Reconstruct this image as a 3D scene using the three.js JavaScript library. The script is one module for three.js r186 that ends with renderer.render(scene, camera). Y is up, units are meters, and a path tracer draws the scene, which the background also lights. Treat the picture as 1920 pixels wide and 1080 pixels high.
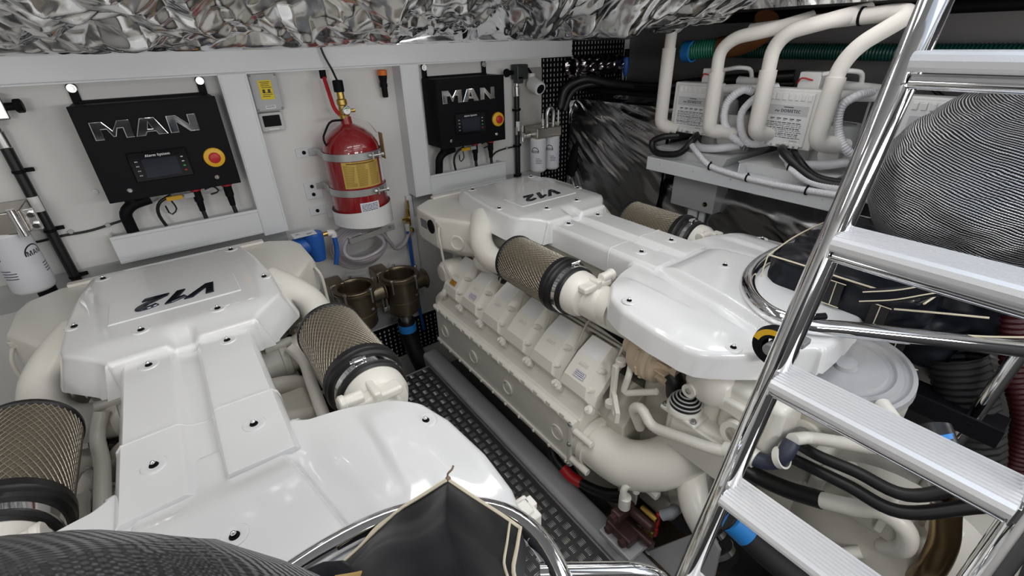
import * as THREE from 'three';
import { RoundedBoxGeometry } from 'three/addons/geometries/RoundedBoxGeometry.js';
import { TextGeometry } from 'three/addons/geometries/TextGeometry.js';
import { FontLoader } from 'three/addons/loaders/FontLoader.js';
import { mergeGeometries, mergeVertices } from 'three/addons/utils/BufferGeometryUtils.js';
import { ImprovedNoise } from 'three/addons/math/ImprovedNoise.js';
import { RectAreaLightUniformsLib } from 'three/addons/lights/RectAreaLightUniformsLib.js';

// ---------------------------------------------------------------- camera, sky, lamps, exposure
const scene = new THREE.Scene();
const camera = new THREE.PerspectiveCamera(2 * Math.atan(540 / 861) * 180 / Math.PI, 1920 / 1080, 0.05, 40);
camera.rotation.order = 'YXZ';
camera.position.set(0, 2.09, 3.0);
camera.rotation.set(-28.44 * Math.PI / 180, -35.55 * Math.PI / 180, -1.52 * Math.PI / 180);
scene.add(camera);
const renderer = new THREE.WebGLRenderer({ antialias: true });
renderer.toneMapping = THREE.LinearToneMapping;
renderer.toneMappingExposure = 0.9;
renderer.shadowMap.enabled = true;
renderer.shadowMap.type = THREE.PCFSoftShadowMap;
RectAreaLightUniformsLib.init();
scene.background = new THREE.Color().setRGB(1.5, 1.75, 2.1);      // open sky above the deck hatch
const LAMP = 8, AFT_LAMP = 22;                                                // radiance of the ceiling lamps
// lamps: [x, y, z, length along x, width along z]
const LAMPS = [[0.1, 2.40, 1.62, 0.9, 0.14], [1.10, 2.40, 1.66, 0.8, 0.14], [-0.9, 2.40, 2.3, 0.9, 0.14], [2.20, 2.40, 2.08, 0.6, 0.14], [1.0, 2.40, 2.25, 0.9, 0.14], [-0.5, 2.40, 3.5, 0.9, 0.14]];

// lamps on the aft wall behind the viewpoint, shining forward: [x, y, z, width, height]
const AFT_LAMPS = [[-1.2, 2.0, 4.27, 0.9, 0.25], [0.9, 2.0, 4.27, 0.9, 0.25], [2.7, 2.0, 4.27, 0.9, 0.25]];

// ---------------------------------------------------------------- helpers
const rnd = (() => { let s = 20240611; return () => { s = (s * 1664525 + 1013904223) >>> 0; return s / 4294967296; }; })();
const V = (x, y, z) => new THREE.Vector3(x, y, z);
const PN = new ImprovedNoise();
const n3 = (x, y, z) => PN.noise(x, y, z);
const smooth = (a, b, x) => { const t = Math.min(1, Math.max(0, (x - a) / (b - a))); return t * t * (3 - 2 * t); };
const lerp = (a, b, t) => a + (b - a) * t;
function interp(tab, x) {
  if (x <= tab[0][0]) return tab[0][1];
  for (let i = 1; i < tab.length; i++) if (x <= tab[i][0]) { const t = (x - tab[i - 1][0]) / (tab[i][0] - tab[i - 1][0]); return lerp(tab[i - 1][1], tab[i][1], t); }
  return tab[tab.length - 1][1];
}
// crumpled sheet: warped triangle waves give flat facets and sharp creases
const tri = t => Math.abs(2 * (t - Math.floor(t + 0.5)));
function crumpler(seed, n, fMin, fMax, slope, angle = 0, spread = Math.PI) {
  let s = seed; const r = () => (s = (s * 16807) % 2147483647) / 2147483647; for (let i = 0; i < 5; i++) r();
  const W = Array.from({ length: n }, (_, i) => { const f = fMin * Math.pow(fMax / fMin, i / Math.max(1, n - 1)), a = angle + (r() - 0.5) * spread; return { f, c: Math.cos(a), s: Math.sin(a), p: r() * 10, k: slope / (2 * f) * Math.pow(f / fMin, -0.22), q: r() * 50 }; });
  return (x, y) => { let h = 0; for (const w of W) { const wx = x + 0.35 / w.f * n3(x * w.f * 0.7 + w.q, y * w.f * 0.7, 1.3), wy = y + 0.35 / w.f * n3(x * w.f * 0.7, y * w.f * 0.7 + w.q, 5.3); const m = 0.35 + 1.3 * smooth(-0.35, 0.45, n3(x * w.f * 0.45 + w.q, y * w.f * 0.45, 9.1)); h += w.k * m * tri((wx * w.c + wy * w.s) * w.f + w.p); } return h; };
}
function clean(g) {
  let q = g.index ? g.toNonIndexed() : g;
  for (const k of Object.keys(q.attributes)) if (!['position', 'normal', 'uv'].includes(k)) q.deleteAttribute(k);
  if (!q.attributes.normal) q.computeVertexNormals();
  if (!q.attributes.uv) q.setAttribute('uv', new THREE.BufferAttribute(new Float32Array(q.attributes.position.count * 2), 2));
  q.morphAttributes = {};
  return q;
}
const join = (...gs) => { gs = gs.flat(); return gs.length === 1 ? gs[0] : mergeGeometries(gs.map(clean), false); };
function mesh(name, geo, mat, parent) {
  const m = new THREE.Mesh(Array.isArray(geo) ? join(geo) : geo, mat);
  m.name = name; m.castShadow = m.receiveShadow = true;
  if (parent) parent.add(m);
  return m;
}
const used = {};
function uniq(name) { used[name] = (used[name] || 0) + 1; return used[name] === 1 ? name : name + '_' + String(used[name] - 1).padStart(3, '0'); }
function thing(name, label, category, pos = [0, 0, 0], group) {
  const g = new THREE.Group(); g.name = uniq(name); g.position.set(...pos); scene.add(g);
  g.userData = { label, category }; if (group) g.userData.group = group; return g;
}
function solo(name, geo, mat, label, category, group) {
  const m = mesh(uniq(name), geo, mat, scene); m.userData = { label, category }; if (group) m.userData.group = group; return m;
}
function struct(name, geo, mat, label, category = 'structure') {
  const m = mesh(uniq(name), geo, mat, scene); m.userData = { kind: 'structure', label, category }; return m;
}
const T = (g, x = 0, y = 0, z = 0, rx = 0, ry = 0, rz = 0) => { if (rx) g.rotateX(rx); if (ry) g.rotateY(ry); if (rz) g.rotateZ(rz); return g.translate(x, y, z); };
const D = Math.PI / 180;
const box = (w, h, d, x = 0, y = 0, z = 0, r = 0.004, s = 2) => { const m = Math.min(w, h, d) * 0.49; return new RoundedBoxGeometry(w, h, d, s, Math.min(r, m)).translate(x, y, z); };
const box2 = (x0, x1, y0, y1, z0, z1, r = 0.004) => box(x1 - x0, y1 - y0, z1 - z0, (x0 + x1) / 2, (y0 + y1) / 2, (z0 + z1) / 2, r);
function cyl(r1, r2, h, x = 0, y = 0, z = 0, axis = 'y', seg = 24) {
  const g = new THREE.CylinderGeometry(r2, r1, h, seg);       // r1 bottom, r2 top
  if (axis === 'x') g.rotateZ(-Math.PI / 2); if (axis === 'z') g.rotateX(Math.PI / 2);
  return g.translate(x, y, z);
}
// rounded rod: cylinder with small chamfers
function rod(r, h, x = 0, y = 0, z = 0, axis = 'y', seg = 20, b = 0.15) {
  const c = r * b, p = [[0, -h / 2], [r - c, -h / 2], [r, -h / 2 + c], [r, h / 2 - c], [r - c, h / 2], [0, h / 2]].map(a => new THREE.Vector2(...a));
  const g = new THREE.LatheGeometry(p, seg); return orient(hard(g), axis).translate(x, y, z);
}
const orient = (g, axis) => { if (axis === 'x') g.rotateZ(-Math.PI / 2); if (axis === 'z') g.rotateX(Math.PI / 2); return g; };
function hard(g, deg = 35) { // crease normals
  const q = g.index ? g.toNonIndexed() : g, p = q.attributes.position, n = p.count, fn = [], map = new Map(), key = i => Math.round(p.getX(i) * 1e5) + '_' + Math.round(p.getY(i) * 1e5) + '_' + Math.round(p.getZ(i) * 1e5);
  const a = V(), b = V(), c = V();
  for (let f = 0; f < n / 3; f++) { a.fromBufferAttribute(p, f * 3); b.fromBufferAttribute(p, f * 3 + 1); c.fromBufferAttribute(p, f * 3 + 2); fn.push(b.clone().sub(a).cross(c.clone().sub(a))); for (let k = 0; k < 3; k++) { const s = key(f * 3 + k); (map.get(s) || map.set(s, []).get(s)).push(f); } }
  const un = fn.map(v => v.clone().normalize()), out = new Float32Array(n * 3), cs = Math.cos(deg * D), s = V();
  for (let i = 0; i < n; i++) { const f = Math.floor(i / 3); s.set(0, 0, 0); for (const g2 of map.get(key(i))) if (un[g2].dot(un[f]) > cs) s.add(fn[g2]); s.normalize(); out[i * 3] = s.x; out[i * 3 + 1] = s.y; out[i * 3 + 2] = s.z; }
  q.setAttribute('normal', new THREE.BufferAttribute(out, 3)); return q;
}
function lathe(prof, seg = 32, axis = 'y', x = 0, y = 0, z = 0, deg = 35) {
  const g = new THREE.LatheGeometry(prof.map(a => new THREE.Vector2(a[0], a[1])), seg);
  return orient(hard(g, deg), axis).translate(x, y, z);
}
// pipe through points with filleted corners
function pipe(pts, r, bend = 0.05, seg = 12, caps = true, step = 0.02) {
  const P = pts.map(p => V(...p)), path = new THREE.CurvePath(); let prev = P[0];
  for (let i = 1; i < P.length - 1; i++) {
    const a = P[i].clone().sub(P[i - 1]), b = P[i + 1].clone().sub(P[i]), d = Math.min(bend, a.length() * 0.49, b.length() * 0.49);
    const s = P[i].clone().sub(a.normalize().multiplyScalar(d)), e = P[i].clone().add(b.normalize().multiplyScalar(d));
    if (prev.distanceTo(s) > 1e-4) path.add(new THREE.LineCurve3(prev, s));
    path.add(new THREE.QuadraticBezierCurve3(s, P[i], e)); prev = e;
  }
  path.add(new THREE.LineCurve3(prev, P[P.length - 1]));
  return sweep(path, r, Math.max(6, Math.ceil(path.getLength() / step)), seg, caps);
}
function curve(pts, r, seg = 12, caps = true, closed = false, tension = 0.5, step = 0.02) {
  const c = new THREE.CatmullRomCurve3(pts.map(p => V(...p)), closed, 'centripetal', tension);
  return sweep(c, r, Math.max(8, Math.ceil(c.getLength() / step)), seg, caps && !closed, closed);
}
function sweep(c, r, n, seg, caps, closed = false) {
  const g = new THREE.TubeGeometry(c, n, r, seg, closed); if (!caps) return g;
  const out = [g];
  for (const t of [0, 1]) {
    const d = c.getTangentAt(t).multiplyScalar(t ? 1 : -1), k = new THREE.CircleGeometry(r, seg);
    k.applyQuaternion(new THREE.Quaternion().setFromUnitVectors(V(0, 0, 1), d)); const p = c.getPointAt(t); out.push(k.translate(p.x, p.y, p.z));
  }
  return join(out);
}
// corrugated hose: tube whose radius is waved
function corrugated(pts, r, amp, pitch, bend = 0.06, seg = 12) {
  const c = new THREE.CatmullRomCurve3(pts.map(p => V(...p)), false, 'centripetal'); const L = c.getLength(), n = Math.ceil(L / pitch * 4);
  const g = new THREE.TubeGeometry(c, n, r, seg, false), p = g.attributes.position, q = V();
  for (let i = 0; i <= n; i++) { const o = c.getPointAt(i / n), k = 1 + amp * (i % 4 < 2 ? 1 : -1); for (let j = 0; j <= seg; j++) { q.fromBufferAttribute(p, i * (seg + 1) + j).sub(o).multiplyScalar(k).add(o); p.setXYZ(i * (seg + 1) + j, q.x, q.y, q.z); } }
  g.computeVertexNormals(); return g;
}
function shapeOf(pts) { const s = new THREE.Shape(); pts.forEach((p, i) => i ? s.lineTo(p[0], p[1]) : s.moveTo(p[0], p[1])); return s; }
function prism(pts, depth, bevel = 0, holes = []) {       // in xy, extruded to +z
  const s = pts instanceof THREE.Shape ? pts : shapeOf(pts); holes.forEach(h => s.holes.push(h));
  return new THREE.ExtrudeGeometry(s, { depth: depth - 2 * bevel, bevelEnabled: bevel > 0, bevelThickness: bevel, bevelSize: bevel, bevelOffset: -bevel, bevelSegments: 2, curveSegments: 20 }).translate(0, 0, bevel);
}
const hole = (x, y, r) => { const h = new THREE.Path(); h.absarc(x, y, r, 0, Math.PI * 2, true); return h; };
// prism given in (z, y), extruded along x from x0 to x1
const prismX = (pts, x0, x1, bevel = 0) => prism(pts.map(p => [-p[0], p[1]]), x1 - x0, bevel).rotateY(Math.PI / 2).translate(x0, 0, 0);
function grid(nu, nv, fn, uvs = 1) { // fn(u, v) -> [x, y, z]
  const pos = [], uv = [], idx = [];
  for (let j = 0; j <= nv; j++) for (let i = 0; i <= nu; i++) { pos.push(...fn(i / nu, j / nv)); uv.push(i / nu * uvs, j / nv * uvs); }
  for (let j = 0; j < nv; j++) for (let i = 0; i < nu; i++) { const a = j * (nu + 1) + i, b = a + 1, c = a + nu + 1, d = c + 1; idx.push(a, b, d, a, d, c); }
  const g = new THREE.BufferGeometry(); g.setAttribute('position', new THREE.Float32BufferAttribute(pos, 3)); g.setAttribute('uv', new THREE.Float32BufferAttribute(uv, 2)); g.setIndex(idx); g.computeVertexNormals(); return g;
}
// closed loft through rings of points, ends capped with fans
function loft(rings, closedU = true) {
  const n = rings[0].length, pos = [], idx = [];
  rings.forEach(r => r.forEach(p => pos.push(...p)));
  for (let j = 0; j < rings.length - 1; j++) for (let i = 0; i < n; i++) { const a = j * n + i, b = j * n + (i + 1) % n, c = a + n, d = b + n; idx.push(a, b, d, a, d, c); }
  for (const [j, f] of [[0, 1], [rings.length - 1, 0]]) { const c = [0, 0, 0]; rings[j].forEach(p => { c[0] += p[0] / n; c[1] += p[1] / n; c[2] += p[2] / n; }); pos.push(...c); const k = pos.length / 3 - 1; for (let i = 0; i < n; i++) { const a = j * n + i, b = j * n + (i + 1) % n; f ? idx.push(k, b, a) : idx.push(k, a, b); } }
  const g = new THREE.BufferGeometry(); g.setAttribute('position', new THREE.Float32BufferAttribute(pos, 3)); g.setIndex(idx); g.computeVertexNormals(); return g;
}
const bolt = (r = 0.008, h = 0.008, axis = 'y') => { // hex head with washer
  const g = join(cyl(r * 1.35, r * 1.35, h * 0.3, 0, h * 0.15, 0, 'y', 14), cyl(r, r * 0.92, h, 0, h * 0.5, 0, 'y', 6)); return orient(g, axis);
};
// ---------------------------------------------------------------- textures
function dataTex(n, fn, srgb = true, rx = 1, ry = 1) {
  const d = new Uint8Array(n * n * 4);
  for (let y = 0; y < n; y++) for (let x = 0; x < n; x++) { const c = fn(x / n, y / n), k = (y * n + x) * 4; d[k] = c[0]; d[k + 1] = c[1]; d[k + 2] = c[2]; d[k + 3] = 255; }
  const t = new THREE.DataTexture(d, n, n, THREE.RGBAFormat); t.wrapS = t.wrapT = THREE.RepeatWrapping; t.magFilter = THREE.LinearFilter; t.minFilter = THREE.LinearMipmapLinearFilter; t.generateMipmaps = true; if (srgb) t.colorSpace = THREE.SRGBColorSpace; t.repeat.set(rx, ry); t.needsUpdate = true; return t;
}
function canvasTex(w, h, draw) {
  const c = document.createElement('canvas'); c.width = w; c.height = h; const g = c.getContext('2d'); draw(g, w, h);
  const t = new THREE.CanvasTexture(c); t.colorSpace = THREE.SRGBColorSpace; t.anisotropy = 4; return t;
}
const tile = (s, f) => (x, y) => { // periodic noise
  const a = x * Math.PI * 2, b = y * Math.PI * 2; return n3(Math.cos(a) * s + 7.1, Math.sin(a) * s + Math.cos(b) * s * 1.3, Math.sin(b) * s * 1.3 + f); };
// ---------------------------------------------------------------- materials
const hex = c => new THREE.Color(c);
const S = (color, roughness = 0.5, metalness = 0, extra = {}) => new THREE.MeshStandardMaterial({ color, roughness, metalness, side: THREE.DoubleSide, ...extra });
const P = (color, roughness = 0.5, metalness = 0, extra = {}) => new THREE.MeshPhysicalMaterial({ color, roughness, metalness, side: THREE.DoubleSide, ...extra });
const fineGrain = dataTex(256, (x, y) => { const v = 128 + 60 * n3(x * 90, y * 90, 3) + 60 * n3(x * 180, y * 180, 9); return [v, v, v]; }, false, 6, 6);
const lin = (r, g, b) => new THREE.Color().setRGB(r, g, b);
const M = {
  cover: P(lin(0.82, 0.82, 0.82), 0.28, 0, { clearcoat: 1, clearcoatRoughness: 0.06 }),
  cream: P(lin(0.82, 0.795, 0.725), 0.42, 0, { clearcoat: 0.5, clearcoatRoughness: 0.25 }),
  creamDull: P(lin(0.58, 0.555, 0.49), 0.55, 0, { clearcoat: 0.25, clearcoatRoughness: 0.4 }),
  turbo: P(lin(0.62, 0.50, 0.36), 0.5, 0, { clearcoat: 0.3, clearcoatRoughness: 0.3 }),
  wall: S(lin(0.78, 0.775, 0.76), 0.55, 0, { bumpMap: fineGrain, bumpScale: 0.0006 }),
  frame: P(lin(0.76, 0.775, 0.80), 0.38, 0, { clearcoat: 0.3, clearcoatRoughness: 0.3 }),
  wallDark: S(lin(0.16, 0.155, 0.155), 0.6, 0, { bumpMap: fineGrain, bumpScale: 0.0006 }),
  black: P(lin(0.006, 0.006, 0.008), 0.55, 0, { specularIntensity: 0.25 }),
  blackSoft: S(lin(0.010, 0.010, 0.011), 0.7),
  rubber: S(lin(0.008, 0.008, 0.009), 0.42),
  chrome: S(lin(0.86, 0.86, 0.87), 0.06, 1),
  steel: S(lin(0.66, 0.66, 0.66), 0.28, 1),
  zinc: S(lin(0.55, 0.56, 0.56), 0.38, 0.9),
  alu: S(lin(0.78, 0.78, 0.79), 0.36, 1),
  brass: S(lin(0.62, 0.43, 0.12), 0.3, 1),
  gold: S(lin(0.72, 0.55, 0.22), 0.35, 0.85),
  bronze: S(lin(0.24, 0.195, 0.135), 0.34, 0.9),
  bronzeWarm: S(lin(0.30, 0.20, 0.10), 0.28, 1),
  red: P(lin(0.27, 0.004, 0.008), 0.25, 0, { clearcoat: 1, clearcoatRoughness: 0.05 }),
  redPlastic: P(lin(0.50, 0.015, 0.02), 0.4),
  yellow: P(lin(0.78, 0.44, 0.02), 0.4),
  orange: P(lin(0.75, 0.18, 0.02), 0.45),
  blue: P(lin(0.02, 0.12, 0.48), 0.4),
  blueTape: P(lin(0.02, 0.22, 0.62), 0.5),
  plastic: P(lin(0.80, 0.80, 0.79), 0.42, 0, { clearcoat: 0.2, clearcoatRoughness: 0.3 }),
  plasticGrey: P(lin(0.50, 0.51, 0.51), 0.45),
  sleeve: S(lin(0.78, 0.75, 0.71), 0.75, 0, { bumpMap: fineGrain, bumpScale: 0.0006 }),
  hoseWhite: P(lin(0.76, 0.76, 0.80), 0.4),
  hoseClear: P(lin(0.50, 0.46, 0.50), 0.22, 0, { clearcoat: 0.8, clearcoatRoughness: 0.1 }),
  green: P(lin(0.005, 0.055, 0.042), 0.4),
  brown: P(lin(0.16, 0.06, 0.02), 0.5),
  grey: S(lin(0.22, 0.22, 0.23), 0.5),
  greyLight: P(lin(0.42, 0.42, 0.43), 0.4, 0, { clearcoat: 0.3, clearcoatRoughness: 0.3 }),
  bilge: S(lin(0.10, 0.10, 0.105), 0.6),
  stitch: S(lin(0.70, 0.60, 0.42), 0.8),
  rope: S(lin(0.55, 0.36, 0.13), 0.85),
  foil: S(lin(0.86, 0.86, 0.87), 0.17, 1),
  paper: S(lin(0.17, 0.14, 0.095), 0.9),
  wire: S(lin(0.50, 0.46, 0.39), 0.32, 0.9),
  white: P(lin(0.80, 0.80, 0.80), 0.45),
  holeDark: S(lin(0.006, 0.006, 0.006), 0.7),
};
const font = await new FontLoader().loadAsync('fonts/droid/droid_sans_bold.typeface.json');
function text3(str, size, depth, bevel = 0) {
  const g = new TextGeometry(str, { font, size, depth, curveSegments: 5, bevelEnabled: bevel > 0, bevelThickness: bevel, bevelSize: bevel, bevelSegments: 2 });
  g.computeBoundingBox(); const b = g.boundingBox; g.translate(-(b.min.x + b.max.x) / 2, -(b.min.y + b.max.y) / 2, 0); return g;
}
// ---------------------------------------------------------------- the room
const back = struct('wall_back', box2(-2.0, 3.5, -0.45, 2.6, -0.06, 0, 0.002), M.wall, 'white painted forward bulkhead behind both engines', 'wall');
struct('wall_left', box2(-2.06, -2.0, -0.45, 2.6, -0.06, 4.36, 0.002), M.wall, 'white painted side wall outside the frame', 'wall');
struct('wall_right', box2(3.45, 3.52, -0.45, 2.6, -0.06, 4.36, 0.002), M.wallDark, 'dark grey hull side panel behind the air conditioning units', 'wall');
struct('wall_rear', box2(-2.06, 3.52, -0.45, 2.6, 4.3, 4.36, 0.002), M.wallDark, 'dark grey aft wall behind the viewpoint', 'wall');
{ // ceiling slab with a deck hatch above the ladder
  const y0 = 2.46, y1 = 2.56, hx0 = 0.35, hx1 = 1.65, hz0 = 2.75, hz1 = 3.85;
  struct('ceiling', [box2(-2.06, hx0, y0, y1, -0.06, 4.36, 0.002), box2(hx1, 3.52, y0, y1, -0.06, 4.36, 0.002), box2(hx0, hx1, y0, y1, -0.06, hz0, 0.002), box2(hx0, hx1, y0, y1, hz1, 4.36, 0.002)], M.greyLight, 'painted ceiling with an open deck hatch', 'ceiling');
}
struct('floor_bilge', box2(-2.0, 3.45, -0.47, -0.42, 0, 4.3, 0.002), M.bilge, 'dark grey bilge bottom under the engines', 'floor');
{ // chequer plate walkway
  const f = struct('floor', [box2(0.40, 1.062, -0.02, 0, 0.45, 4.3, 0.002), box2(0.40, 0.43, -0.42, -0.02, 0.5, 4.3, 0.002), box2(1.02, 1.05, -0.42, -0.02, 0.5, 4.3, 0.002)], S(lin(0.085, 0.085, 0.09), 0.42, 0.7, { bumpMap: fineGrain, bumpScale: 0.0004 }), 'dark metal chequer plate walkway between the engines', 'floor');
  const edge = mesh('edge_strip', [box2(1.055, 1.064, -0.01, 0.006, 0.45, 4.3, 0.001), box2(0.40, 1.064, -0.01, 0.006, 0.446, 0.455, 0.001)], M.alu, f);
  const c = 0.052, bars = [];
  for (let i = 0, x = 0.44; x < 1.04; x += c, i++) for (let j = 0, z = 0.48; z < 2.75; z += c, j++) {
    const a = (i + j) % 2; for (let k = -2; k <= 2; k++) bars.push([x + (a ? 0 : k * 0.0075), z + (a ? k * 0.0075 : 0), a ? 0 : Math.PI / 2]);
  }
  const g = new THREE.SphereGeometry(1, 8, 4, 0, Math.PI * 2, 0, Math.PI / 2).scale(0.017, 0.0022, 0.0026);
  const im = new THREE.InstancedMesh(g, S(lin(0.45, 0.45, 0.45), 0.28, 0.9), bars.length), m4 = new THREE.Matrix4(), q = new THREE.Quaternion();
  bars.forEach((b, i) => im.setMatrixAt(i, m4.compose(V(b[0], 0, b[1]), q.setFromAxisAngle(V(0, 1, 0), b[2]), V(1, 1, 1))));
  im.name = 'tread_bars'; im.userData.kind = 'stuff'; im.castShadow = im.receiveShadow = true; f.add(im);
}
// engine beds and the rounded grey stringer beside the walkway
struct('trim_1', [box2(1.07, 1.20, -0.42, 0.03, 0.30, 4.3, 0.03)], M.greyLight, 'rounded grey stringer along the right edge of the walkway', 'stringer');
struct('trim_2', [box2(0.25, 0.38, -0.42, 0.03, 0.30, 4.3, 0.03)], M.greyLight, 'grey stringer along the left edge of the walkway', 'stringer');
for (const [i, xc] of [[3, -0.144], [5, 1.703]]) for (const s of [-1, 1])
  struct('trim_' + (i + (s > 0 ? 1 : 0)), box2(xc + s * 0.34 - 0.06, xc + s * 0.34 + 0.06, -0.42, -0.06, 0.45, 3.2, 0.01), M.grey, (s < 0 ? 'left' : 'right') + ' steel bed rail under the ' + (i === 3 ? 'left' : 'right') + ' engine', 'engine bed');
// cross beam, posts and trays on the bulkhead
const fr = M.frame;
{ const b = struct('trim_7', [box2(-1.9, 2.68, 1.972, 2.09, 0, 0.115, 0.006)], fr, 'pale grey cross beam along the top of the bulkhead', 'beam');
  mesh('edge_lip', box2(-1.9, 2.685, 1.965, 1.974, 0, 0.122, 0.002), fr, b); mesh('edge_lip', box2(-1.9, 2.685, 2.082, 2.09, 0, 0.122, 0.002), fr, b); }
for (const [n, x0, x1, lab] of [[8, 0.298, 0.432, 'pale grey post right of the left control cabinet'], [9, 1.268, 1.392, 'pale grey post left of the right control cabinet']]) {
  const b = struct('trim_' + n, box2(x0, x1, n === 8 ? 1.115 : 1.15, 1.972, 0, 0.125, 0.005), fr, lab, 'post');
  mesh('edge_lip', box2(x0 + 0.008, x0 + 0.013, 1.16, 1.96, 0.12, 0.1275, 0.001), fr, b); mesh('edge_lip', box2(x1 - 0.013, x1 - 0.008, 1.16, 1.96, 0.12, 0.1275, 0.001), fr, b);
}
for (const [n, x0, x1, lab] of [[10, -0.37, 0.298, 'pale cable tray below the left control cabinet'], [11, 1.392, 2.03, 'pale cable tray below the right control cabinet']]) {
  const b = struct('trim_' + n, [box2(x0, x1, 1.14, 1.275, 0.112, 0.122, 0.003), box2(x0, x1, 1.145, 1.155, 0, 0.118, 0.002), box2(x0, x0 + 0.008, 1.145, 1.27, 0, 0.118, 0.002), box2(x1 - 0.008, x1, 1.145, 1.27, 0, 0.118, 0.002)], fr, lab, 'cable tray');
  mesh('edge_lip', box2(x0, x1, 1.262, 1.278, 0.108, 0.127, 0.003), fr, b); mesh('edge_lip', box2(x0, x1, 1.135, 1.150, 0.108, 0.127, 0.003), fr, b);
}
// skirting along the bulkhead behind the engines
struct('trim_12', box2(-1.9, 0.43, 0.98, 1.115, 0, 0.012, 0.002), M.plasticGrey, 'grey rail strip on the bulkhead behind the left engine', 'rail');
struct('trim_14', box2(1.29, 2.45, 0.98, 1.135, 0, 0.012, 0.002), M.plasticGrey, 'grey rail strip on the bulkhead behind the right engine', 'rail');
// perforated black panels
function perforated(name, x0, x1, y0, y1, z, pitchX, pitchY, w, h, label) {
  const s = shapeOf([[x0, y0], [x1, y0], [x1, y1], [x0, y1]]);
  for (let x = x0 + pitchX * 0.6, i = 0; x < x1 - pitchX * 0.4; x += pitchX, i++) for (let y = y0 + pitchY * 0.6; y < y1 - pitchY * 0.4; y += pitchY) { const p = new THREE.Path(); p.moveTo(x - w / 2, y - h / 2); p.lineTo(x - w / 2, y + h / 2); p.lineTo(x + w / 2, y + h / 2); p.lineTo(x + w / 2, y - h / 2); s.holes.push(p); }
  return solo(name, new THREE.ExtrudeGeometry(s, { depth: 0.004, bevelEnabled: false }).translate(0, 0, z), M.black, label, 'perforated panel');
}
perforated('perforated_panel', 2.47, 3.38, 0.95, 2.28, 0.004, 0.036, 0.036, 0.012, 0.019, 'black slotted panel beside the right fuel filters');
perforated('perforated_panel', 0.50, 1.55, -0.15, 0.16, 0.004, 0.036, 0.036, 0.013, 0.021, 'black slotted panel low behind the bronze sea strainers');
{ // crumpled aluminium foil over the deckhead insulation
  const prof = [[0, 2.098], [0.1, 2.088], [0.25, 2.095], [0.45, 2.12], [0.7, 2.16], [0.95, 2.21], [1.15, 2.28], [1.28, 2.36], [1.36, 2.44], [1.4, 2.47], [1.75, 2.50]];
  const profR = [[0, 2.098], [0.1, 2.088], [0.4, 2.09], [0.9, 2.098], [1.2, 2.108], [1.45, 2.145], [1.6, 2.22], [1.7, 2.34], [1.75, 2.47]];
  const crA = crumpler(77, 9, 2.2, 18, 0.32), crB = crumpler(991, 9, 2.4, 22, 0.36, 0.25, 0.7);
  const g = grid(880, 330, (u, v) => {
    const x = lerp(-1.98, 2.73, u), zz = v * 1.75; let y = lerp(interp(prof, zz), interp(profR, zz), smooth(1.5, 2.2, x));
    y += 0.40 * Math.pow(smooth(2.46, 2.73, x), 1.5) * smooth(0.2, 0.7, zz);
    const e = smooth(0, 0.05, zz) * smooth(1.75, 1.6, zz), k = smooth(0.7, 1.7, x), c = lerp(crA(x, zz * 1.15), crB(x * 1.0, zz * 0.8), k) + 0.03 * n3(x * 1.6, zz * 2.4, 0.3);
    const yy = y - e * (c - 0.11), lo = 2.072; return [x, yy > lo + 0.03 ? yy : lo + 0.03 * Math.exp((yy - lo - 0.03) / 0.03), zz + 0.012];
  });
  const f = solo('foil_blanket', g, M.foil, 'crumpled silver foil insulation hanging under the ceiling', 'foil insulation');
  const flap = grid(260, 6, (u, v) => { const x = lerp(-1.98, 2.72, u); return [x, lerp(2.17, 2.080 + 0.006 * n3(x * 9, 1, 2), v), 0.128 + 0.01 * n3(x * 6, v * 2, 4) - 0.01 * v]; });
  mesh('taped_edge', flap, M.foil, f);
  const side = grid(160, 50, (u, v) => { const z = lerp(1.0, 2.3, u), c = crB(z, v * 0.3) * 0.5; return [2.72 - 0.08 * v - c, 2.20 + 0.26 * v, z]; });
  mesh('side_flap', side, M.foil, f);
}
// ceiling lamps
for (const [i, [x, y, z, l, w]] of LAMPS.entries()) {
  const t = thing('ceiling_lamp', ['slim ceiling lamp above the left engine front', 'slim ceiling lamp above the right engine front', 'slim ceiling lamp above the outer side of the left engine', 'slim ceiling lamp above the right engine facing the shelf', 'slim ceiling lamp above the walkway', 'slim ceiling lamp behind the viewpoint'][i], 'lamp', [x, y, z], 'ceiling lamps');
  mesh('housing', box(l + 0.06, 0.045, w + 0.04, 0, 0.0375, 0, 0.008), M.white, t);
  mesh('diffuser', box(l, 0.016, w, 0, 0.008, 0, 0.004), S(0xffffff, 0.5, 0, { emissive: lin(1, 0.99, 0.97), emissiveIntensity: 3 }), t);
  const a = new THREE.RectAreaLight(lin(1, 0.985, 0.96), LAMP, l, w); a.position.set(0, -0.004, 0); a.rotation.x = -Math.PI / 2; t.add(a);
}
for (const [i, [x, y, z, w, h]] of AFT_LAMPS.entries()) {
  const t = thing('wall_lamp', ['flat wall lamp at the left of the aft wall', 'flat wall lamp in the middle of the aft wall', 'flat wall lamp at the right of the aft wall'][i], 'lamp', [x, y, z], 'wall lamps on the aft wall');
  mesh('housing', box(w + 0.06, h + 0.06, 0.05, 0, 0, 0.005, 0.008), M.white, t);
  mesh('diffuser', box(w, h, 0.012, 0, 0, -0.025, 0.004), S(0xffffff, 0.5, 0, { emissive: lin(1, 0.99, 0.97), emissiveIntensity: 3 }), t);
  const a = new THREE.RectAreaLight(lin(1, 0.985, 0.96), AFT_LAMP, w, h); a.position.set(0, 0, -0.035); t.add(a);
}
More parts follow.
